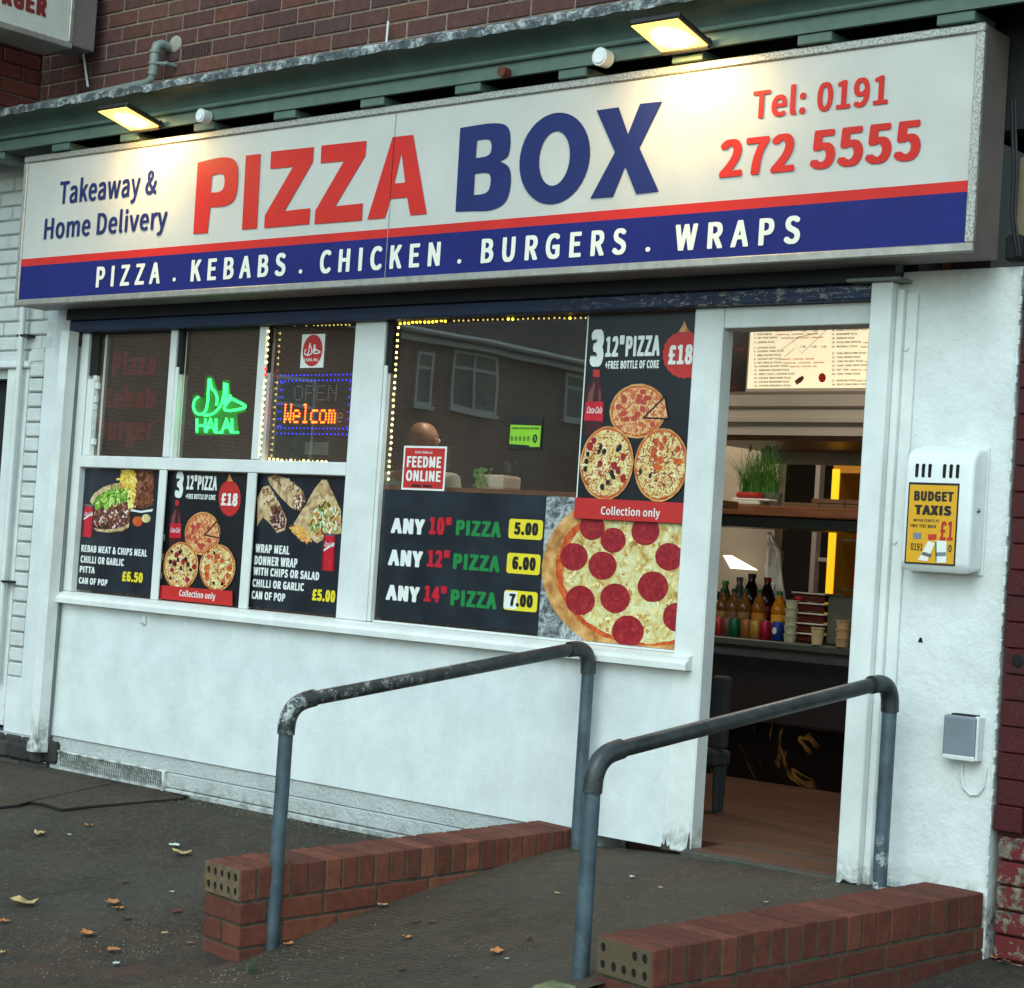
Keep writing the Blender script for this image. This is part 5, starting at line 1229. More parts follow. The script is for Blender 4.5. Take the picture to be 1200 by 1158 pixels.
for i in range(6):
    xx = 1.810 + (i if i < 3 else i + 1.25) * .0232; a_, c_ = 1.578, 1.612
    pts = [(xx + .0058 * cos(radians(t)), c_ + .006 * sin(radians(t))) for t in range(0, 181, 30)] + [(xx + .0058 * cos(radians(t)), a_ + .006 * sin(radians(t))) for t in range(180, 360, 30)]
    b = B(); fa = [b.bm.verts.new((p[0], yf - .0012, p[1] - .010)) for p in pts]; fb_ = [b.bm.verts.new((p[0], yf + .01, p[1] - .010)) for p in pts]; b.bm.faces.new(fa)
    for k in range(len(pts)): b.bm.faces.new((fa[k - 1], fa[k], fb_[k], fb_[k - 1]))
    ob('vent_slot', b, M['hole'], TX)
b = B(); b.sphere(Vector((2.013, -.060, 1.462)), .008, 10, 6); ob('screw', b, M['steel'], TX)
MB_ = thing('meter_box', 'grey plastic box with white paint on its edges low on the white pier', 'electrical box', (1.985, -.02, .66))
b = B(); b.box(1.932, 2.046, -.058, -.006, .662, .798, .008, 2); ob('body', b, M['meter_grey'], MB_)
b = B(); b.box(2.036, 2.052, -.050, -.006, .655, .800, .004); b.box(1.935, 2.046, -.0605, -.045, .654, .672, .004); ob('painted_edge', b, M['stucco'], MB_)
b = B(); b.box(1.95, 2.035, -.040, -.006, .797, .803, .001); ob('top_gap', b, M['hole'], MB_)
b = B(); b.tube([(1.985, -.012, .66), (1.985, -.012, .60), (1.995, -.012, .565), (2.02, -.012, .545), (2.045, -.012, .55), (2.063, -.012, .575), (2.068, -.012, .64)], .005, 7); ob('cable', b, M['stucco'], MB_)

# ================================================================== INSIDE THE SHOP
def lamp_panel(x, y, z, sx, sy, e, wh):
    t = thing('ceiling_light', 'warm ceiling light panel inside the shop ' + wh, 'ceiling light', (x, y, z), 'ceiling lights inside the shop')
    b = B(); b.box(x - sx / 2, x + sx / 2, y - sy / 2, y + sy / 2, z - .02, z); ob('diffuser', b, emis('ceiling_diffuser', 255, 220, 170, 2.0), t)
    L = bpy.data.lights.new('ceiling_glow', 'AREA'); L.shape = 'RECTANGLE'; L.size = sx; L.size_y = sy; L.energy = e; L.color = (1, .88, .72)
    lo = bpy.data.objects.new('lamp_glow', L); COL.objects.link(lo); lo.parent = t; lo.location = (0, 0, -.03)
lamp_panel(-1.4, 1.5, 2.74, .6, .3, 9, 'over the left window'); lamp_panel(.7, 1.25, 2.74, .6, .3, 8, 'just inside the door'); lamp_panel(-.6, 2.75, 2.74, .6, .2, 12, 'behind the counter')
# menu board
MN = thing('menu_board', 'lit cream menu board of pizzas above the counter beam', 'menu board', (0, 2.3, 2.12))
b = B(); mx0 = F(877, 430, 2.213)[0]; b.box(mx0 - .012, .60, 2.215, 2.30, 2.105, 2.62, .004); ob('case', b, M['cream'], MN)
YM = 2.213
b = B(); b.box(mx0, .585, YM, 2.216, 2.125, 2.60); ob('lit_panel', b, emis('lit_menu_panel', 238, 226, 190, .50), MN)
o6b = (820, 370); s6b = 5.033; ym = YM - .001
def ML(txt, x, yy, w, mat, cap=8.5):
    (x0, z0), (x1, _) = PP([(x, yy + 5), (x + w, yy + 5)], o6b, s6b, ym); letter(MN, txt, x0, x1, z0, cap * 1.6 / s6b / 236, ym, mat, .075)
LFT = [('1. MARGHERITA', 92), ('2. VEGETARIAN', 113), ('3. HOT VEGETARIAN', 134), ('4. LONDON PIZZA', 160), ('5. CHICKEN PIZZA', 192), ('6. CHICKEN TIKKA PIZZA', 213), ('7. BBQ CHICKEN PIZZA', 236), ('8. CHICKEN HOT PIZZA', 258), ('9. HOT SPECIAL PIZZA', 280), ('10. CHICKEN DELIGHT PIZZA', 301), ('11. HAWAIIAN CHICKEN PIZZA', 324), ('12. SWEET CHILLI CHICKEN PIZZA', 347), ('13. CHICKEN SWEETCORN PIZZA', 370), ('14. CHICKEN MUSHROOM PIZZA', 393), ('15. CHICKEN PINEAPPLE PIZZA', 415)]
RGT = [('16. KEBAB PEPPERONI PIZZA', 88), ('17. MUSHROOM PIZZA', 112), ('18. DONNER PIZZA', 136), ('19. PIZZA BOX SPECIAL', 160), ('20. MEATBALL PIZZA', 185), ('21. TUNA SWEETCORN PIZZA', 225), ('22. TUNA ONION PIZZA', 248), ('23. TUNA DELIGHT PIZZA', 272), ('24. TUNA TIKKA SPICY PIZZA', 297), ('25. HOT TUNA', 321), ('26. TUNA TIKKA PIZZA', 346), ('27. MEXICAN PIZZA', 385), ('28. SPICY VEGETABLE PIZZA', 408)]
for tx, yy in LFT: ML(tx, 320, yy, 8.0 * len(tx), M['ink'])
for tx, yy in RGT: ML(tx, 778, yy, 8.4 * len(tx), M['ink'])
for x, yy, w in ((440, 92, 110), (445, 113, 250), (475, 134, 250), (470, 258, 205), (485, 280, 250), (525, 301, 165), (960, 160, 90), (945, 185, 100), (965, 272, 60), (1000, 297, 60), (885, 321, 150), (920, 385, 110)): ML('TOMATO, CHEESE, ONION'[:max(5, int(w / 9))], x, yy, w, M['ink_red'], 6.5)
for x, yy in ((595, 92), (660, 92), (715, 86), (590, 185), (655, 185), (712, 185)): ML('7.00', x, yy, 34, M['ink'])
shp(MN, 'food_picture', [PP([(560, 385), (585, 365), (610, 352), (615, 372), (595, 395), (570, 408)], o6b, s6b, ym)], ym, M['meat'])
shp(MN, 'food_picture', [PP([(722 + 22 * cos(k * pi / 8), 366 + 28 * sin(k * pi / 8)) for k in range(16)], o6b, s6b, ym)], ym, M['print_red'])
b = B()
for a_, c_ in (((480, 200), (590, 120)), ((520, 110), (600, 220)), ((600, 220), (740, 90)), ((560, 130), (700, 100)), ((500, 240), (560, 190))):
    p = PP([a_, c_], o6b, s6b, ym); b.flat([(p[0][0], p[0][1]), (p[1][0], p[1][1]), (p[1][0] + .001, p[1][1] - .003), (p[0][0] + .001, p[0][1] - .003)], ym + .0004)
ob('line_drawing', b, flatm('pale_brown_ink', 196, 172, 124), MN)['kind'] = 'stuff'
b = B(); b.box(-.72, mx0 - .02, 2.25, 2.27, 2.10, 2.6); DPn = tag(ob('wall_picture', b, m_food('dark_red_picture', [(.45, (14, 12, 14)), (.6, (50, 16, 14)), (.72, (150, 40, 30))], 14)), 'dark picture with red smudges left of the lit menu board', 'picture')
# counter
CT = thing('counter', 'shop counter with grey front panel and black gold-veined marble base', 'counter', (-.3, 2.4, .21))
b = B(); b.box(-2.4, 1.5, 2.17, 2.21, .206, .487); ob('marble_base', b, M['marble'], CT)
b = B(); b.box(-2.4, 1.5, 2.155, 2.6, .489, .85, .01); ob('front_panel', b, flatm('dark_grey_laminate', 46, 43, 44, .35), CT)
b = B(); b.box(-2.4, 1.5, 2.10, 2.6, .852, .890, .006); ob('top', b, flatm('grey_green_counter_edge', 72, 80, 74, .4), CT)
b = B(); b.box(-2.4, 1.5, 2.146, 2.154, .80, .85, .003); ob('pale_lip', b, flatm('pale_grey_lip', 110, 108, 108, .4), CT)
b = B(); b.box(-2.4, 1.5, 2.17, 2.172, .891, 1.16); ob('glass_screen', b, M['glass'], CT) if False else b.bm.free()
SHf = thing('serving_shelf', 'brown wooden serving shelf across the doorway view', 'shelf', (-.3, 2.2, 1.5))
b = B(); b.box(-.70, 1.5, 2.02, 2.40, 1.487, 1.538, .006); ob('board', b, M['wood'], SHf)
b = B(); b.box(-.70, 1.5, 2.05, 2.36, 1.432, 1.485, .004); ob('metal_rail', b, flatm('dark_rail', 44, 46, 42, .4, .4), SHf)
SHT = 1.539
for i, (px0, px1, n, zc) in enumerate(((918, 962, 1, 0), (952, 990, 2, 0), (972, 1012, 2, 0))):
    x0 = F(px0, 590, 2.1)[0]; x1 = F(px1, 590, 2.1)[0]
    for k in range(n):
        b = B(); b.box(x0, x1, 2.08 + .01 * i, 2.30, SHT + k * .023, SHT + .021 + k * .023, .002); tag(ob('pizza_box', b, M['card']), 'flat brown pizza box, %s on the serving shelf' % ('nearest the plant', ('lower in the middle pile', 'upper in the middle pile')[k], ('lower in the right pile', 'upper in the right pile')[k])[i], 'box', 'brown boxes on the serving shelf')
def quick(nm, x0, x1, y0, y1, z0, z1, mat, label, cat, bev=.003, group=None):
    b = B(); b.box(x0, x1, y0, y1, z0, z1, bev); return tag(ob(nm, b, mat), label, cat, group)
x0 = F(858, 590, 2.08)[0]; x1 = F(895, 590, 2.08)[0]
b = B(); b.box(x0, x1, 2.03, 2.14, SHT, SHT + .018, .004); b.box(x0 + .02, x1 + .05, 2.04, 2.13, SHT + .0185, SHT + .032, .006); tag(ob('napkin_stack', b, M['paper']), 'pile of white napkins on the serving shelf', 'napkins')
quick('red_packet', x0 + .03, x1 - .02, 2.05, 2.12, SHT + .033, SHT + .062, M['print_red'], 'red and white packet on top of the napkins', 'packet', .012)
# plant with lavender-like spikes
PL = thing('potted_grass', 'green artificial grass in a grey pot on the serving shelf', 'plant', (-.27, 2.22, SHT))
b = B(); b.lathe([(.045, SHT), (.058, SHT + .075), (.056, SHT + .075), (.05, SHT + .06)], -.30, 2.24, 16); ob('pot', b, M['pot_grey'], PL)
b = B(); b.lathe([(.040, SHT), (.052, SHT + .07), (.046, SHT + .07), (.044, SHT + .06)], -.19, 2.22, 16); ob('pot', b, M['pot_grey'], PL)
def blades(n, cx, cy, z0, hmin, hmax, spread, wd, rx=.05):
    b = B()
    for _ in range(n):
        a = random.uniform(0, 2 * pi); h = random.uniform(hmin, hmax); sp_ = spread * random.random() ** .7; ox = cx + random.uniform(-rx, rx); oy = cy + random.uniform(-.03, .03)
        pv = None; side = Vector((-sin(a), cos(a), 0)) * wd
        for k in range(5):
            t = k / 4; p = Vector((ox + cos(a) * sp_ * t * t, oy + sin(a) * sp_ * t * t * .6, z0 + h * (t - .25 * t * t * sp_ / spread))); s_ = side * (1 - t * .95)
            q_ = (b.bm.verts.new(p - s_), b.bm.verts.new(p + s_))
            if pv: b.bm.faces.new((pv[0], pv[1], q_[1], q_[0]))
            pv = q_
    return b
b = blades(420, -.25, 2.20, SHT + .05, .12, .33, .24, .0030, .10); ob('grass_blades', b, M['grass'], PL)['kind'] = 'stuff'
b = B()
for _ in range(16):
    x = -.26 + random.uniform(-.09, .07); z = SHT + random.uniform(.22, .30)
    b.sphere(Vector((x, 2.24 + random.uniform(-.02, .02), z)), .006, 6, 5, (1, 1, 3.5))
ob('flower_spikes', b, flatm('dusty_lavender', 72, 64, 84, .8), PL)['kind'] = 'stuff'
# drinks and pots on the counter
CTZ = .8905
def bottle(px, cap_py, y, r, body, cap, label, lab, capn='green'):
    x, zt = F(px, cap_py, y); h = zt - CTZ; z0 = CTZ
    t = thing('drink_bottle', lab, 'bottle', (x, y, z0))
    body_m = m_bottle('drink_' + '_'.join(map(str, body)), *body) if 'drink_' + '_'.join(map(str, body)) not in _mc else _mc['drink_' + '_'.join(map(str, body))]
    _mc['drink_' + '_'.join(map(str, body))] = body_m
    b = B(); b.lathe([(r * .8, z0), (r, z0 + .01), (r, z0 + h * .30), (r * .93, z0 + h * .33), (r * .93, z0 + h * .52), (r, z0 + h * .55), (r * .98, z0 + h * .64), (r * .6, z0 + h * .80), (r * .36, z0 + h * .88), (r * .36, z0 + h * .94)], x, y, 16); ob('body', b, body_m, t, smooth=True)
    b = B(); b.lathe([(r * .42, z0 + h * .93), (r * .42, z0 + h), (r * .3, z0 + h * 1.005)], x, y, 12); ob('cap', b, flatm('cap_' + '_'.join(map(str, cap)), *cap, rough=.4), t)
    b = B(); b.lathe([(r * .95, z0 + h * .331), (r * .955, z0 + h * .335), (r * .955, z0 + h * .515), (r * .95, z0 + h * .519)], x, y, 16); ob('label', b, flatm('label_' + '_'.join(map(str, label)), *label, rough=.4), t, smooth=True)
    return t
cp = lambda x, y: (820 + x / 6, 590 + y / 6)
for (cx_, cy_, y, r, body, cap, lb, lab) in (
    (183, 545, 2.42, .042, (96, 110, 60), (60, 140, 50), (60, 110, 40), 'clear bottle with bright green cap at the left of the back row'),
    (283, 520, 2.42, .042, (130, 124, 112), (96, 96, 90), (70, 50, 40), 'clear bottle with grey cap in the back row'),
    (370, 496, 2.40, .050, (34, 28, 30), (30, 32, 36), (26, 44, 110), 'tallest dark cola bottle with black cap and blue label'),
    (480, 522, 2.40, .046, (60, 26, 24), (170, 30, 28), (160, 24, 32), 'cola bottle with red cap and red label in the back row'),
    (122, 620, 2.26, .034, (60, 86, 40), (30, 70, 36), (90, 100, 40), 'small green bottle at the far left of the front row'),
    (170, 598, 2.24, .036, (120, 80, 40), (30, 80, 60), (150, 110, 50), 'small amber bottle second in the front row'),
    (245, 602, 2.24, .036, (126, 84, 42), (24, 70, 50), (120, 80, 60), 'small amber bottle third in the front row'),
    (322, 602, 2.24, .036, (130, 84, 40), (26, 84, 64), (140, 100, 60), 'small amber bottle in front of the tallest bottle'),
    (423, 606, 2.24, .036, (150, 96, 30), (40, 100, 50), (180, 120, 40), 'small orange bottle with green cap beside the red labelled cola'),
    (563, 618, 2.22, .038, (200, 130, 20), (30, 100, 50), (216, 150, 40), 'bright orange squash bottle with green cap at the right of the row')):
    bottle(*cp(cx_, cy_), y, r, body, cap, lb, lab)
def drink_can(cx_, col, lab):
    x = F(*cp(cx_, 930), 2.135)[0]; t = thing('drink_can', lab, 'can', (x, 2.135, CTZ))
    b = B(); b.lathe([(.024, CTZ), (.029, CTZ + .008), (.029, CTZ + .082), (.024, CTZ + .092)], x, 2.135, 16); ob('body', b, flatm('can_' + '_'.join(map(str, col)), *col, rough=.3, metal=.3), t, smooth=True)
    b = B(); b.lathe([(.0245, CTZ + .0915), (.0245, CTZ + .094), (.021, CTZ + .0935)], x, 2.135, 14); ob('rim', b, M['steel'], t)
    return t
for cx_, col, lab in ((128, (170, 54, 40), 'red can at the left end of the counter'), (190, (110, 70, 66), 'brown and pink can beside the leftmost red can'), (240, (20, 96, 62), 'green can on the counter'), (325, (150, 100, 50), 'orange-brown can in front of the small bottles'), (392, (176, 140, 60), 'gold can on the counter'), (458, (160, 24, 52), 'crimson can beside the blue can'), (545, (26, 56, 140), 'blue can with a pale ring at the right of the cans')):
    tcan = drink_can(cx_, col, lab)
x = F(*cp(528, 900), 2.10)[0]; b = B(); b.bm.faces.new([b.bm.verts.new((x - .006 + .012 * cos(k * pi / 8), 2.1052 + .0, CTZ + .05 + .017 * sin(k * pi / 8))) for k in range(16)]); ob('pale_ring', b, M['ink_white'], tcan)
def cups(cx_, n, r, ztop_py, y, mat, lab):
    x, zt = F(*cp(cx_, ztop_py), y); t = thing('cup_stack', lab, 'cups', (x, y, CTZ), 'paper cups on the counter'); h = zt - CTZ; u = h / n
    for k in range(n):
        b = B(); z = CTZ + k * u; b.lathe([(r * .78, z + .001), (r * .98, z + u * .90), (r * 1.06, z + u * .93), (r * 1.06, z + u * .985)], x, y, 16); ob('cup', b, mat, t, smooth=True)
cups(650, 5, .033, 680, 2.14, flatm('pale_cup', 196, 200, 168, .6), 'tall stack of pale paper cups beside the orange bottle')
cups(832, 1, .032, 872, 2.12, flatm('cream_cup', 214, 196, 150, .6), 'single small cream cup standing in front of the trays')
cups(1012, 3, .036, 822, 2.12, flatm('tan_cup', 206, 172, 132, .6), 'tan paper cup stack at the right end of the counter')
TRs = thing('tray_stack', 'stack of red-brown food trays with white rims on the counter', 'trays', (.02, 2.4, CTZ))
xa_ = F(*cp(690, 800), 2.3)[0]; xb_ = F(*cp(912, 800), 2.3)[0]
for k in range(5):
    z = CTZ + .004 + k * .049
    b = B(); b.box(xa_, xb_, 2.24, 2.42, z, z + .034, .006); ob('tray', b, flatm('red_brown_tray', 92, 30, 24, .5), TRs)
    b = B(); b.box(xa_ - .006, xb_ + .006, 2.232, 2.43, z + .035, z + .043, .003); ob('rim', b, M['paper'], TRs)
quick('card_reader', F(*cp(915, 900), 2.3)[0], F(*cp(1100, 900), 2.3)[0], 2.26, 2.5, CTZ, CTZ + .235, flatm('grey_green_box', 96, 100, 88, .5), 'grey-green metal box at the right end of the counter', 'box', .008)
x, z = F(*cp(695, 668), 2.2); b = B(); b.sphere(Vector((x, 2.2, z)), .014, 10, 6, (1.2, 1, .8)); tag(ob('sauce_bottle_top', b, M['red_plastic']), 'small red bottle top showing behind the cup stack', 'bottle top')
# things behind the counter
CO = thing('hanging_coat', 'white coat hanging on the end of the beige partition wall', 'coat', (-.62, 2.95, 1.4))
b = B(); yc_ = 2.98; outline = [(508, 200), (520, 225), (545, 240), (575, 300), (612, 345), (600, 395), (590, 395), (600, 520), (612, 655), (495, 655), (490, 420), (492, 340), (500, 300)]
L_ = [F(*cp(a, c), yc_) for a, c in [(508, 205), (500, 300), (492, 345), (494, 450), (496, 560), (498, 690)]]; R_ = [F(*cp(a, c), yc_) for a, c in [(520, 215), (575, 300), (612, 350), (598, 450), (604, 560), (614, 690)]]
pv = None
for (xa1, za1), (xb1, zb1) in zip(L_, R_):
    row = [b.bm.verts.new((lerp(xa1, xb1, k / 10), yc_ - .03 * sin(k * 1.3 + za1 * 9) ** 2 - .02, lerp(za1, zb1, k / 10))) for k in range(11)]
    if pv:
        for k in range(10): b.bm.faces.new((pv[k], pv[k + 1], row[k + 1], row[k]))
    pv = row
o = ob('cloth', b, M['white_cloth'], CO, smooth=True); md = o.modifiers.new('thick', 'SOLIDIFY'); md.thickness = .012
pts = [F(*cp(a, c), 2.9) for a, c in [(163, 366), (222, 368), (408, 472), (215, 458)]]
b = B(); b.flat(pts, 2.9); b.flat([(p[0], p[1] + .002) for p in pts], 2.904); tag(ob('reflection_sheet', b, emis('glowing_reflection', 255, 244, 214, .8)), 'glowing white slanted sheet standing in for a bright reflection above the drink bottles', 'glowing sheet')  # bright reflection imitated by a sheet with its own glow
FR = thing('drinks_fridge', 'yellow drinks fridge with cans at the back of the shop', 'fridge', (-.3, 3.7, .21))
fx0 = F(976, 640, 3.6)[0]
b = B(); b.box(fx0 + .002, fx0 + .048, 3.543, 3.549, .22, 1.82); ob('light_strip', b, emis('yellow_light_strip', 255, 190, 30, .55), FR)
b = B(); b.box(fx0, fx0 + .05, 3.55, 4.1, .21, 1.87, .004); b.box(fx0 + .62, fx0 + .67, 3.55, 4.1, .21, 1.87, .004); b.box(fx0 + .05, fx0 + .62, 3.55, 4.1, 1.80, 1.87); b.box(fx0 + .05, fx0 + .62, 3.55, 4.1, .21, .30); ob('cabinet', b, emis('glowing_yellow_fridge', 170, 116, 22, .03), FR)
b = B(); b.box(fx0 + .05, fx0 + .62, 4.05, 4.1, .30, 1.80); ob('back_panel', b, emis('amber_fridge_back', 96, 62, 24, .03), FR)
for z in (.55, .90, 1.145, 1.42):
    b = B(); b.box(fx0 + .055, fx0 + .615, 3.6, 4.04, z, z + .012); ob('shelf', b, M['steel'], FR)
    for i in range(7):
        b = B(); x = fx0 + .12 + i * .072; b.lathe([(.028, z + .013), (.031, z + .02), (.031, z + .115), (.026, z + .125)], x, 3.68, 12); ob('can', b, flatm('fridge_can_%d' % (i % 3), *((120, 24, 22), (90, 70, 60), (60, 20, 30))[i % 3], rough=.4), FR)
# chair by the doorway, window ledge and its planter, customer
CH_ = thing('dining_chair', 'dark grey upholstered chair just inside the doorway', 'chair', (.42, 1.0, .21))
b = B(); b.box(.37, .452, .93, .98, .47, .775, .018, 3); ob('backrest', b, M['cloth_grey'], CH_)
b = B(); b.box(.02, .44, .90, 1.02, .40, .465, .015, 2); ob('seat', b, M['cloth_grey'], CH_)
for x, y in ((.425, .94), (.08, .94), (.41, 1.0), (.08, 1.0)):
    b = B(); b.cyl((x, y, .206), (x, y, .40), .013, .02, 10); ob('leg', b, M['cloth_grey'], CH_)
LD = quick('window_ledge', -2.74, .80, .10, .40, 1.452, 1.482, M['wood'], 'brown wooden ledge inside the window just above the black banner', 'ledge')
PT = thing('ledge_planter', 'small cream planter with a green plant on the inside ledge', 'planter', (-.35, .25, 1.483))
x0 = F(568, 560, .25)[0]; x1 = F(601, 560, .25)[0]
b = B(); b.box(x0, x1, .19, .31, 1.483, 1.545, .012, 2); ob('pot', b, M['pot_white'], PT)
b = B()
for _ in range(60):
    c = Vector((lerp(x0, x1, random.uniform(.05, .5)), .18 + random.uniform(-.02, .03), 1.51 + random.uniform(-.02, .06))); a = random.uniform(0, pi)
    d1 = Vector((cos(a), random.uniform(-.4, .4), sin(a))) * .010; d2 = Vector((-sin(a), random.uniform(-.4, .4), cos(a))) * .006
    b.poly([c - d1, c + d2, c + d1, c - d2])
ob('leaves', b, M['grass'], PT)['kind'] = 'stuff'
x, z = F(600, 530, .3); b = B(); b.lathe([(.02, 1.483), (.03, 1.50), (.028, 1.54), (.034, 1.56), (.034, 1.60), (.02, 1.61)], F(598, 560, .33)[0], .33, 14); tag(ob('candle_lantern', b, M['cable']), 'dark little lantern behind the ledge planter', 'lantern')
# customer, back of a bald head above the FEEDME sticker
PE = thing('person', 'bald man in a pale shirt inside the shop seen from behind', 'person', (-1.58, 1.2, .21))
def skin_body(name, joints, edges, parent, mat, sub_=3):
    me = bpy.data.meshes.new(name); off = parent_loc(parent); me.from_pydata([Vector(j[0]) - off for j in joints], edges, []); o = bpy.data.objects.new(name, me); COL.objects.link(o)
    m1 = o.modifiers.new('skin', 'SKIN'); 
    for i, j in enumerate(joints):
        sv = me.skin_vertices[0].data[i]; sv.radius = (j[1], j[2]); sv.use_root = (i == 0)
    m2 = o.modifiers.new('sub', 'SUBSURF'); m2.levels = sub_; m2.render_levels = sub_
    dg = bpy.context.evaluated_depsgraph_get(); nm = bpy.data.meshes.new_from_object(o.evaluated_get(dg)); bpy.data.objects.remove(o)
    for p in nm.polygons: p.use_smooth = True
    nm.materials.clear(); nm.materials.append(mat); return ob(name, None, mat, parent, mesh=nm)
hx, hz = F(497, 503, 1.2); px_ = hx; HZ = hz + .055
J = [((px_, 1.22, HZ - .74), .15, .11), ((px_, 1.22, HZ - .60), .145, .10), ((px_, 1.20, HZ - .42), .17, .11), ((px_, 1.20, HZ - .31), .13, .09), ((px_, 1.20, HZ - .255), .055, .055), ((px_, 1.205, HZ - .21), .052, .055), ((px_, 1.20, HZ - .15), .072, .088), ((px_, 1.195, HZ - .10), .078, .098), ((px_, 1.197, HZ - .070), .072, .088), ((px_, 1.198, HZ - .038), .050, .062), ((px_, 1.199, HZ - .022), .026, .032),
     ((px_ + .18, 1.20, HZ - .32), .065, .06), ((px_ + .25, 1.22, HZ - .55), .048, .045), ((px_ + .22, 1.42, HZ - .66), .036, .034), ((px_ + .20, 1.50, HZ - .66), .032, .022),
     ((px_ - .18, 1.20, HZ - .32), .065, .06), ((px_ - .25, 1.22, HZ - .55), .048, .045), ((px_ - .22, 1.42, HZ - .66), .036, .034), ((px_ - .20, 1.50, HZ - .66), .032, .022),
     ((px_ + .09, 1.22, HZ - .82), .095, .10), ((px_ + .10, 1.24, HZ - 1.20), .062, .065), ((px_ + .10, 1.20, .27), .042, .045), ((px_ + .10, 1.32, .235), .035, .025),
     ((px_ - .09, 1.22, HZ - .82), .095, .10), ((px_ - .10, 1.24, HZ - 1.20), .062, .065), ((px_ - .10, 1.20, .27), .042, .045), ((px_ - .10, 1.32, .235), .035, .025)]
Ed = [(0, 1), (1, 2), (2, 3), (3, 4), (4, 5), (5, 6), (6, 7), (7, 8), (8, 9), (9, 10), (3, 11), (11, 12), (12, 13), (13, 14), (3, 15), (15, 16), (16, 17), (17, 18), (0, 19), (19, 20), (20, 21), (21, 22), (0, 23), (23, 24), (24, 25), (25, 26)]
skin_body('body', J, Ed, PE, M['skin'])
Js = [(j[0], j[1] * 1.12 + .006, j[2] * 1.12 + .006) for j in J]
idx = [0, 1, 2, 3, 11, 12, 15, 16]; rem = {k: i for i, k in enumerate(idx)}
skin_body('shirt', [Js[i] for i in idx], [(rem[a], rem[c]) for a, c in Ed if a in rem and c in rem], PE, M['shirt'])
idx = [0, 19, 20, 21, 23, 24, 25]; rem = {k: i for i, k in enumerate(idx)}
skin_body('trousers', [Js[i] for i in idx], [(rem[a], rem[c]) for a, c in Ed if a in rem and c in rem], PE, M['trousers'])
for s_ in (-1, 1):
    b = B(); b.sphere(Vector((px_ + s_ * .081, 1.205, HZ - .125)), .026, 10, 8, (.35, .7, 1.1)); ob('ear', b, M['skin'], PE, smooth=True)
    for k in range(4):
        x = px_ + s_ * .20 + (k - 1.5) * .018; b = B(); b.tube([(x, 1.50, HZ - .662), (x, 1.56, HZ - .665), (x, 1.585 - abs(k - 1.5) * .006, HZ - .685), (x, 1.58, HZ - .70)], [.009, .0085, .008, .007], 8); ob('finger', b, M['skin'], PE, smooth=True)
    b = B(); b.tube([(px_ + s_ * .17, 1.50, HZ - .66), (px_ + s_ * .150, 1.535, HZ - .668), (px_ + s_ * .148, 1.56, HZ - .68)], [.011, .010, .008], 8); ob('thumb', b, M['skin'], PE, smooth=True)
b = B(); b.tube([(px_, 1.285, HZ - .12), (px_, 1.303, HZ - .135), (px_, 1.285, HZ - .15)], [.008, .012, .009], 8); ob('nose', b, M['skin'], PE, smooth=True)
for s_ in (-1, 1):
    b = B(); b.sphere(Vector((px_ + s_ * .03, 1.276, HZ - .108)), .012, 8, 6); ob('eye', b, M['ink_white'], PE, smooth=True)
b = B(); b.sphere(Vector((px_, 1.280, HZ - .182)), .02, 10, 6, (1, .3, .25)); ob('mouth', b, flatm('lip', 130, 74, 64), PE, smooth=True)

# ================================================================== HOUSE ACROSS THE STREET (seen only as a reflection in the glass)
HO = thing('brick_house', 'brick house with white windows mirrored in the shop glass', 'house', (-22, -30, -.4))
s = NT('far_house_brick'); tc = s.n('ShaderNodeTexCoord'); mp = s.n('ShaderNodeMapping'); mp.inputs['Rotation'].default_value = (radians(90), 0, radians(90)); s.l(s.pos(), mp.inputs['Vector'])
br = s.n('ShaderNodeTexBrick'); sp_ = s.n('ShaderNodeSeparateXYZ'); s.l(s.pos(), sp_.inputs[0]); cb = s.n('ShaderNodeCombineXYZ'); s.l(sp_.outputs[1], cb.inputs[0]); s.l(sp_.outputs[2], cb.inputs[1]); s.l(cb.outputs[0], br.inputs['Vector'])
br.inputs['Color1'].default_value = rgb(140, 104, 90); br.inputs['Color2'].default_value = rgb(124, 90, 80); br.inputs['Mortar'].default_value = rgb(150, 134, 116); br.inputs['Scale'].default_value = 1.0; br.inputs['Brick Width'].default_value = .225; br.inputs['Row Height'].default_value = .075; br.inputs['Mortar Size'].default_value = .010
s.set(br.outputs['Color'], .9); 
b = B(); b.box(-28, -22, -52, -7, -.5, 5.70); ob('wall', b, s.m, HO)
b = B(); v = [b.bm.verts.new(p) for p in ((-21.6, -52.5, 5.72), (-21.6, -6.6, 5.72), (-25, -6.6, 9.4), (-25, -52.5, 9.4), (-28.4, -52.5, 5.72), (-28.4, -6.6, 5.72))]
for f in ((0, 1, 2, 3), (3, 2, 5, 4), (1, 5, 2), (0, 3, 4), (0, 4, 5, 1)): b.bm.faces.new([v[k] for k in f])
ob('roof', b, flatm('slate_roof', 92, 84, 80, .8, 0, .2, 3), HO)
b = B(); b.tube([(-21.55, -52.5, 5.72), (-21.55, -6.6, 5.72)], .07, 8); b.box(-21.95, -21.7, -52.4, -6.8, 5.52, 5.70); ob('gutter', b, M['pvc_white'], HO)
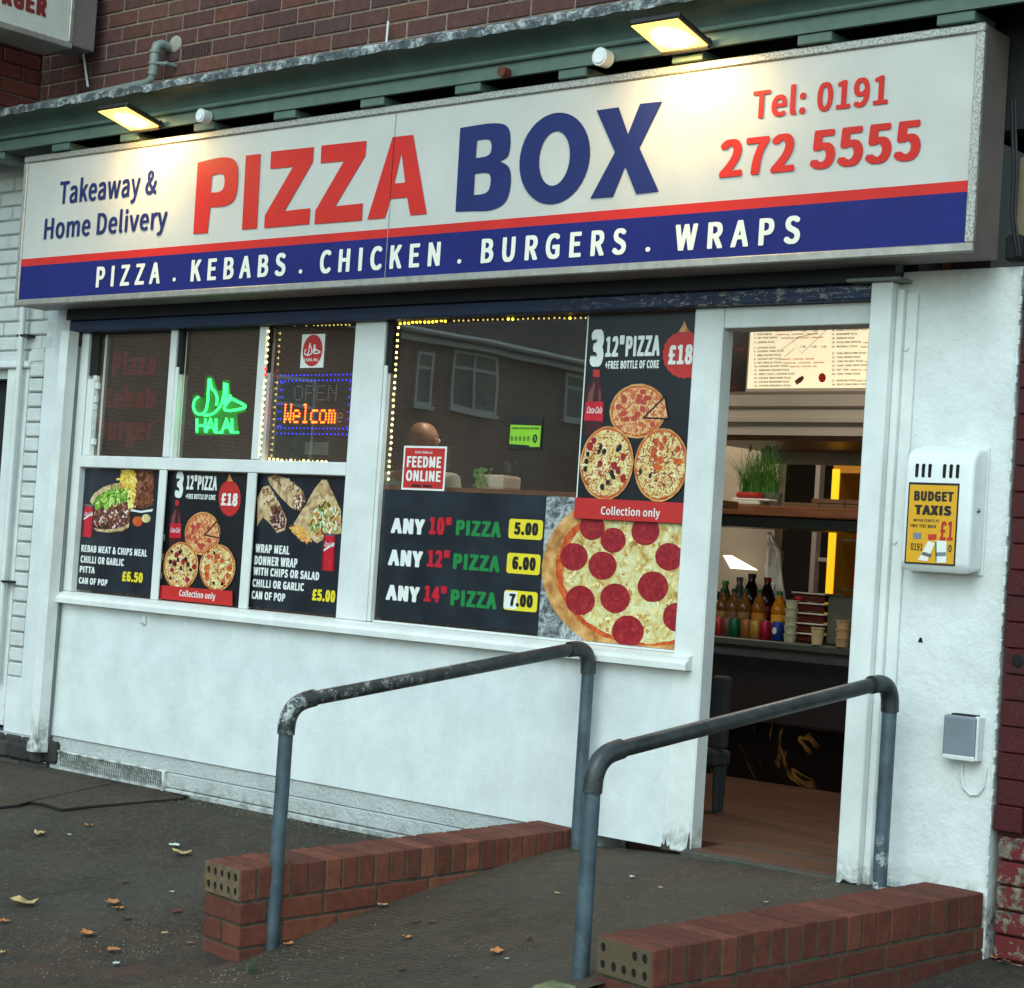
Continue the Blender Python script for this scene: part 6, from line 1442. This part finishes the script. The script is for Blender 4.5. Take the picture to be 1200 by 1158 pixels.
for ya, yb_, za, zb, mul in ((-23.39, -22.86, 4.2, 5.36, 0), (-25.42, -24.0, 4.26, 5.50, 1), (-29.3, -27.9, 4.42, 5.72 - .25, 1), (-20.0, -18.9, 2.6, 4.4, 0), (-25.6, -23.6, .4, 2.4, 1), (-31, -29, .4, 2.4, 1), (-12, -10.8, 2.2, 4.0, 1)):
    W1 = bpy.data.objects.new('window', None); COL.objects.link(W1); W1.parent = HO; W1.location = Vector((-22, (ya + yb_) / 2, za)) - HO.location
    f_ = .07; b = B(); b.box(-22.0, -21.93, ya, yb_, zb - f_, zb); b.box(-22.0, -21.93, ya, yb_, za, za + f_); b.box(-22.0, -21.931, ya, ya + f_, za + f_, zb - f_); b.box(-22.0, -21.931, yb_ - f_, yb_, za + f_, zb - f_)
    b.box(-22.0, -21.935, ya + f_, yb_ - f_, lerp(za, zb, .68), lerp(za, zb, .68) + .06)
    if mul: m_ = (ya + yb_) / 2; b.box(-22.0, -21.934, m_ - .03, m_ + .03, za + f_, zb - f_)
    b.box(-22.0, -21.88, ya - .05, yb_ + .05, za - .08, za - .001); ob('frame', b, M['pvc_white'], W1)
    b = B(); b.box(-21.99, -21.955, ya + f_, yb_ - f_, za + f_, zb - f_); ob('curtain', b, flatm('grey_green_curtain', 120, 130, 122, .8, 0, .4, 8), W1)

# ================================================================== LEAVES AND LITTER
def ground_h(x, y):
    if y > -2.6 and wl(y) - .02 < x < wr(y) + .02: return max(hr(x, y), hp_rough(x, y))
    return hp_rough(x, y)
LB = {'leaf_orange': 'dry orange leaf', 'leaf_brown': 'curled brown leaf', 'leaf_yellow': 'pale yellow leaf', 'litter': 'scrap of white paper litter'}
def leaf(px, py, wpx, mat, where, elong=1.6):
    x, y, z = onto(px, py, ground_h); z = ground_h(x, y) + .006
    Zc = (Vector((x, y, z)) - CAM).dot(FWD); L = wpx * Zc / FPX * 1.08; a = random.uniform(0, pi)
    n = 12; rim = []
    for k in range(n):
        t = 2 * pi * k / n; r_ = .5 * (1 + (.25 * (k % 2) - .12)) * (1 + random.uniform(-.15, .15))
        u, v_ = L * r_ * cos(t), L / elong * r_ * sin(t) * 1.1
        rim.append((u * cos(a) - v_ * sin(a), u * sin(a) + v_ * cos(a), abs(u) * random.uniform(.15, .5) + abs(v_) * random.uniform(.2, .7)))
    b = B(); c = b.bm.verts.new((x, y, z + .003)); vs = [b.bm.verts.new((x + p[0], y + p[1], z + p[2] * .8)) for p in rim]
    for k in range(n): b.bm.faces.new((c, vs[k - 1], vs[k]))
    o = ob('leaf' if 'leaf' in mat else 'litter', b, M[mat]); tag(o, '%s %s' % (LB[mat], where), 'leaf' if 'leaf' in mat else 'litter', 'leaves and scraps scattered on the ground')
o10 = lambda a, c: (a / 5, 960 + c / 5); o11 = lambda a, c: (400 + a / 4, 900 + c / 4)
for (px, py), w_, mt, wh in (
    (o10(220, 100), 18, 'leaf_yellow', 'crumpled beside the cracked concrete at the far left'), (o10(515, 48), 12, 'leaf_orange', 'nearest the shop wall on the left pavement'),
    (o10(405, 102), 6, 'litter', 'right of the crumpled yellow leaf'), (o10(1020, 168), 15, 'litter', 'largest one, behind the left brick wall end'),
    (o10(1065, 216), 22, 'leaf_yellow', 'just behind the left brick wall end'), (o10(725, 378), 11, 'leaf_brown', 'alone in the middle of the left pavement'),
    (o10(655, 508), 22, 'leaf_orange', 'largest one on the left pavement'), (o10(690, 536), 14, 'leaf_orange', 'touching the largest orange leaf'),
    (o10(740, 592), 14, 'leaf_brown', 'just below the largest orange leaf'), (o10(1030, 553), 15, 'leaf_brown', 'beside the left end of the brick wall'),
    (o10(25, 612), 15, 'leaf_orange', 'at the left edge of the photo'), (o10(130, 512), 34, 'leaf_yellow', 'long thin strip near the left edge'),
    (o10(510, 690), 22, 'leaf_orange', 'below and left of the largest orange leaf'), (o10(660, 782), 18, 'leaf_orange', 'lowest one on the left pavement'),
    (o10(965, 683), 10, 'leaf_yellow', 'near the bottom corner of the left brick wall'), (o10(680, 860), 11, 'litter', 'at the very bottom of the left pavement'),
    (o10(1115, 738), 8, 'leaf_orange', 'against the foot of the brick wall end'), (o10(12, 795), 10, 'leaf_yellow', 'in the bottom left corner'), (o10(1005, 437), 6, 'litter', 'tiny one left of the brick wall end'),
    (o11(195, 655), 13, 'leaf_yellow', 'on the ramp against the left wall'), (o11(395, 600), 17, 'leaf_brown', 'upright against the left wall of the ramp'), (o11(345, 730), 12, 'leaf_brown', 'upper one of the pair on the left of the ramp'),
    (o11(418, 732), 13, 'leaf_brown', 'right one of the pair on the left of the ramp'), (o11(305, 806), 13, 'leaf_orange', 'on the ramp below the brown pair'), (o11(725, 875), 20, 'leaf_orange', 'largest one in the middle of the ramp'),
    (o11(875, 810), 12, 'leaf_brown', 'in the middle of the ramp near the right post'), (o11(280, 955), 13, 'leaf_brown', 'low on the left of the ramp'), (o11(775, 905), 6, 'litter', 'beside the largest ramp leaf'),
    (o11(805, 428), 7, 'litter', 'high on the ramp by the left wall'), (o11(625, 985), 9, 'leaf_brown', 'low in the middle of the ramp'), (o11(930, 510), 7, 'leaf_yellow', 'high on the ramp near the right post'), (o11(1010, 598), 8, 'leaf_yellow', 'below the one high on the ramp'),
    ((338, 1109), 13, 'leaf_orange', 'at the foot of the left near post'), ((1165, 1126), 14, 'leaf_orange', 'in the corner between the right wall and the red pier'), ((1178, 1130), 16, 'leaf_brown', 'beside the red pier'), ((740, 1030), 8, 'litter', 'on the ramp behind the right near post'), ((774, 1043), 7, 'leaf_yellow', 'right of the near post on the ramp'), ((898, 1060), 6, 'litter', 'on the ramp near the right wall'), ((905, 1013), 8, 'leaf_brown', 'at the door threshold')):
    leaf(px, py, w_, mt, wh)
# gravel and grit in the corners: too many to count
b = B()
for _ in range(2600):
    if random.random() < .45:
        x = random.uniform(-2.8, .4); y = -abs(random.gauss(0, .05)) - .01; z = hp_rough(x, y)
    elif random.random() < .6:
        x = random.gauss(.0, .3); y = -1.5 + random.gauss(-.1, .22); z = ground_h(x, y)
    else:
        x = random.uniform(-2.5, 2); y = random.uniform(-2.4, -.05); z = ground_h(x, y)
    if wr(y) < x < wr(y) + .25 or wl(y) - .25 < x < wl(y): continue
    r_ = random.uniform(.0015, .005); a = random.uniform(0, pi)
    p = [Vector((x + r_ * cos(a + k * 2.09), y + r_ * sin(a + k * 2.09), z)) for k in range(3)] + [Vector((x, y, z + r_ * .9))]
    v = [b.bm.verts.new(q_) for q_ in p]
    for f in ((0, 1, 3), (1, 2, 3), (2, 0, 3)): b.bm.faces.new([v[k] for k in f])
o = ob('grit', b, flatm('mixed_grit', 104, 98, 84, .9, 0, .8, 70), kind='stuff'); tag(o, 'fine grit and crumbs scattered on the pavement and along the wall foot', 'grit')
x, y, z = onto(296, 1140, ground_h); b = blades(40, x, y, z, .02, .07, .05, .0016, .03); tag(ob('weed', b, flatm('weed_green', 54, 82, 38, .6)), 'small green weed at the foot of the left brick wall end', 'weed')
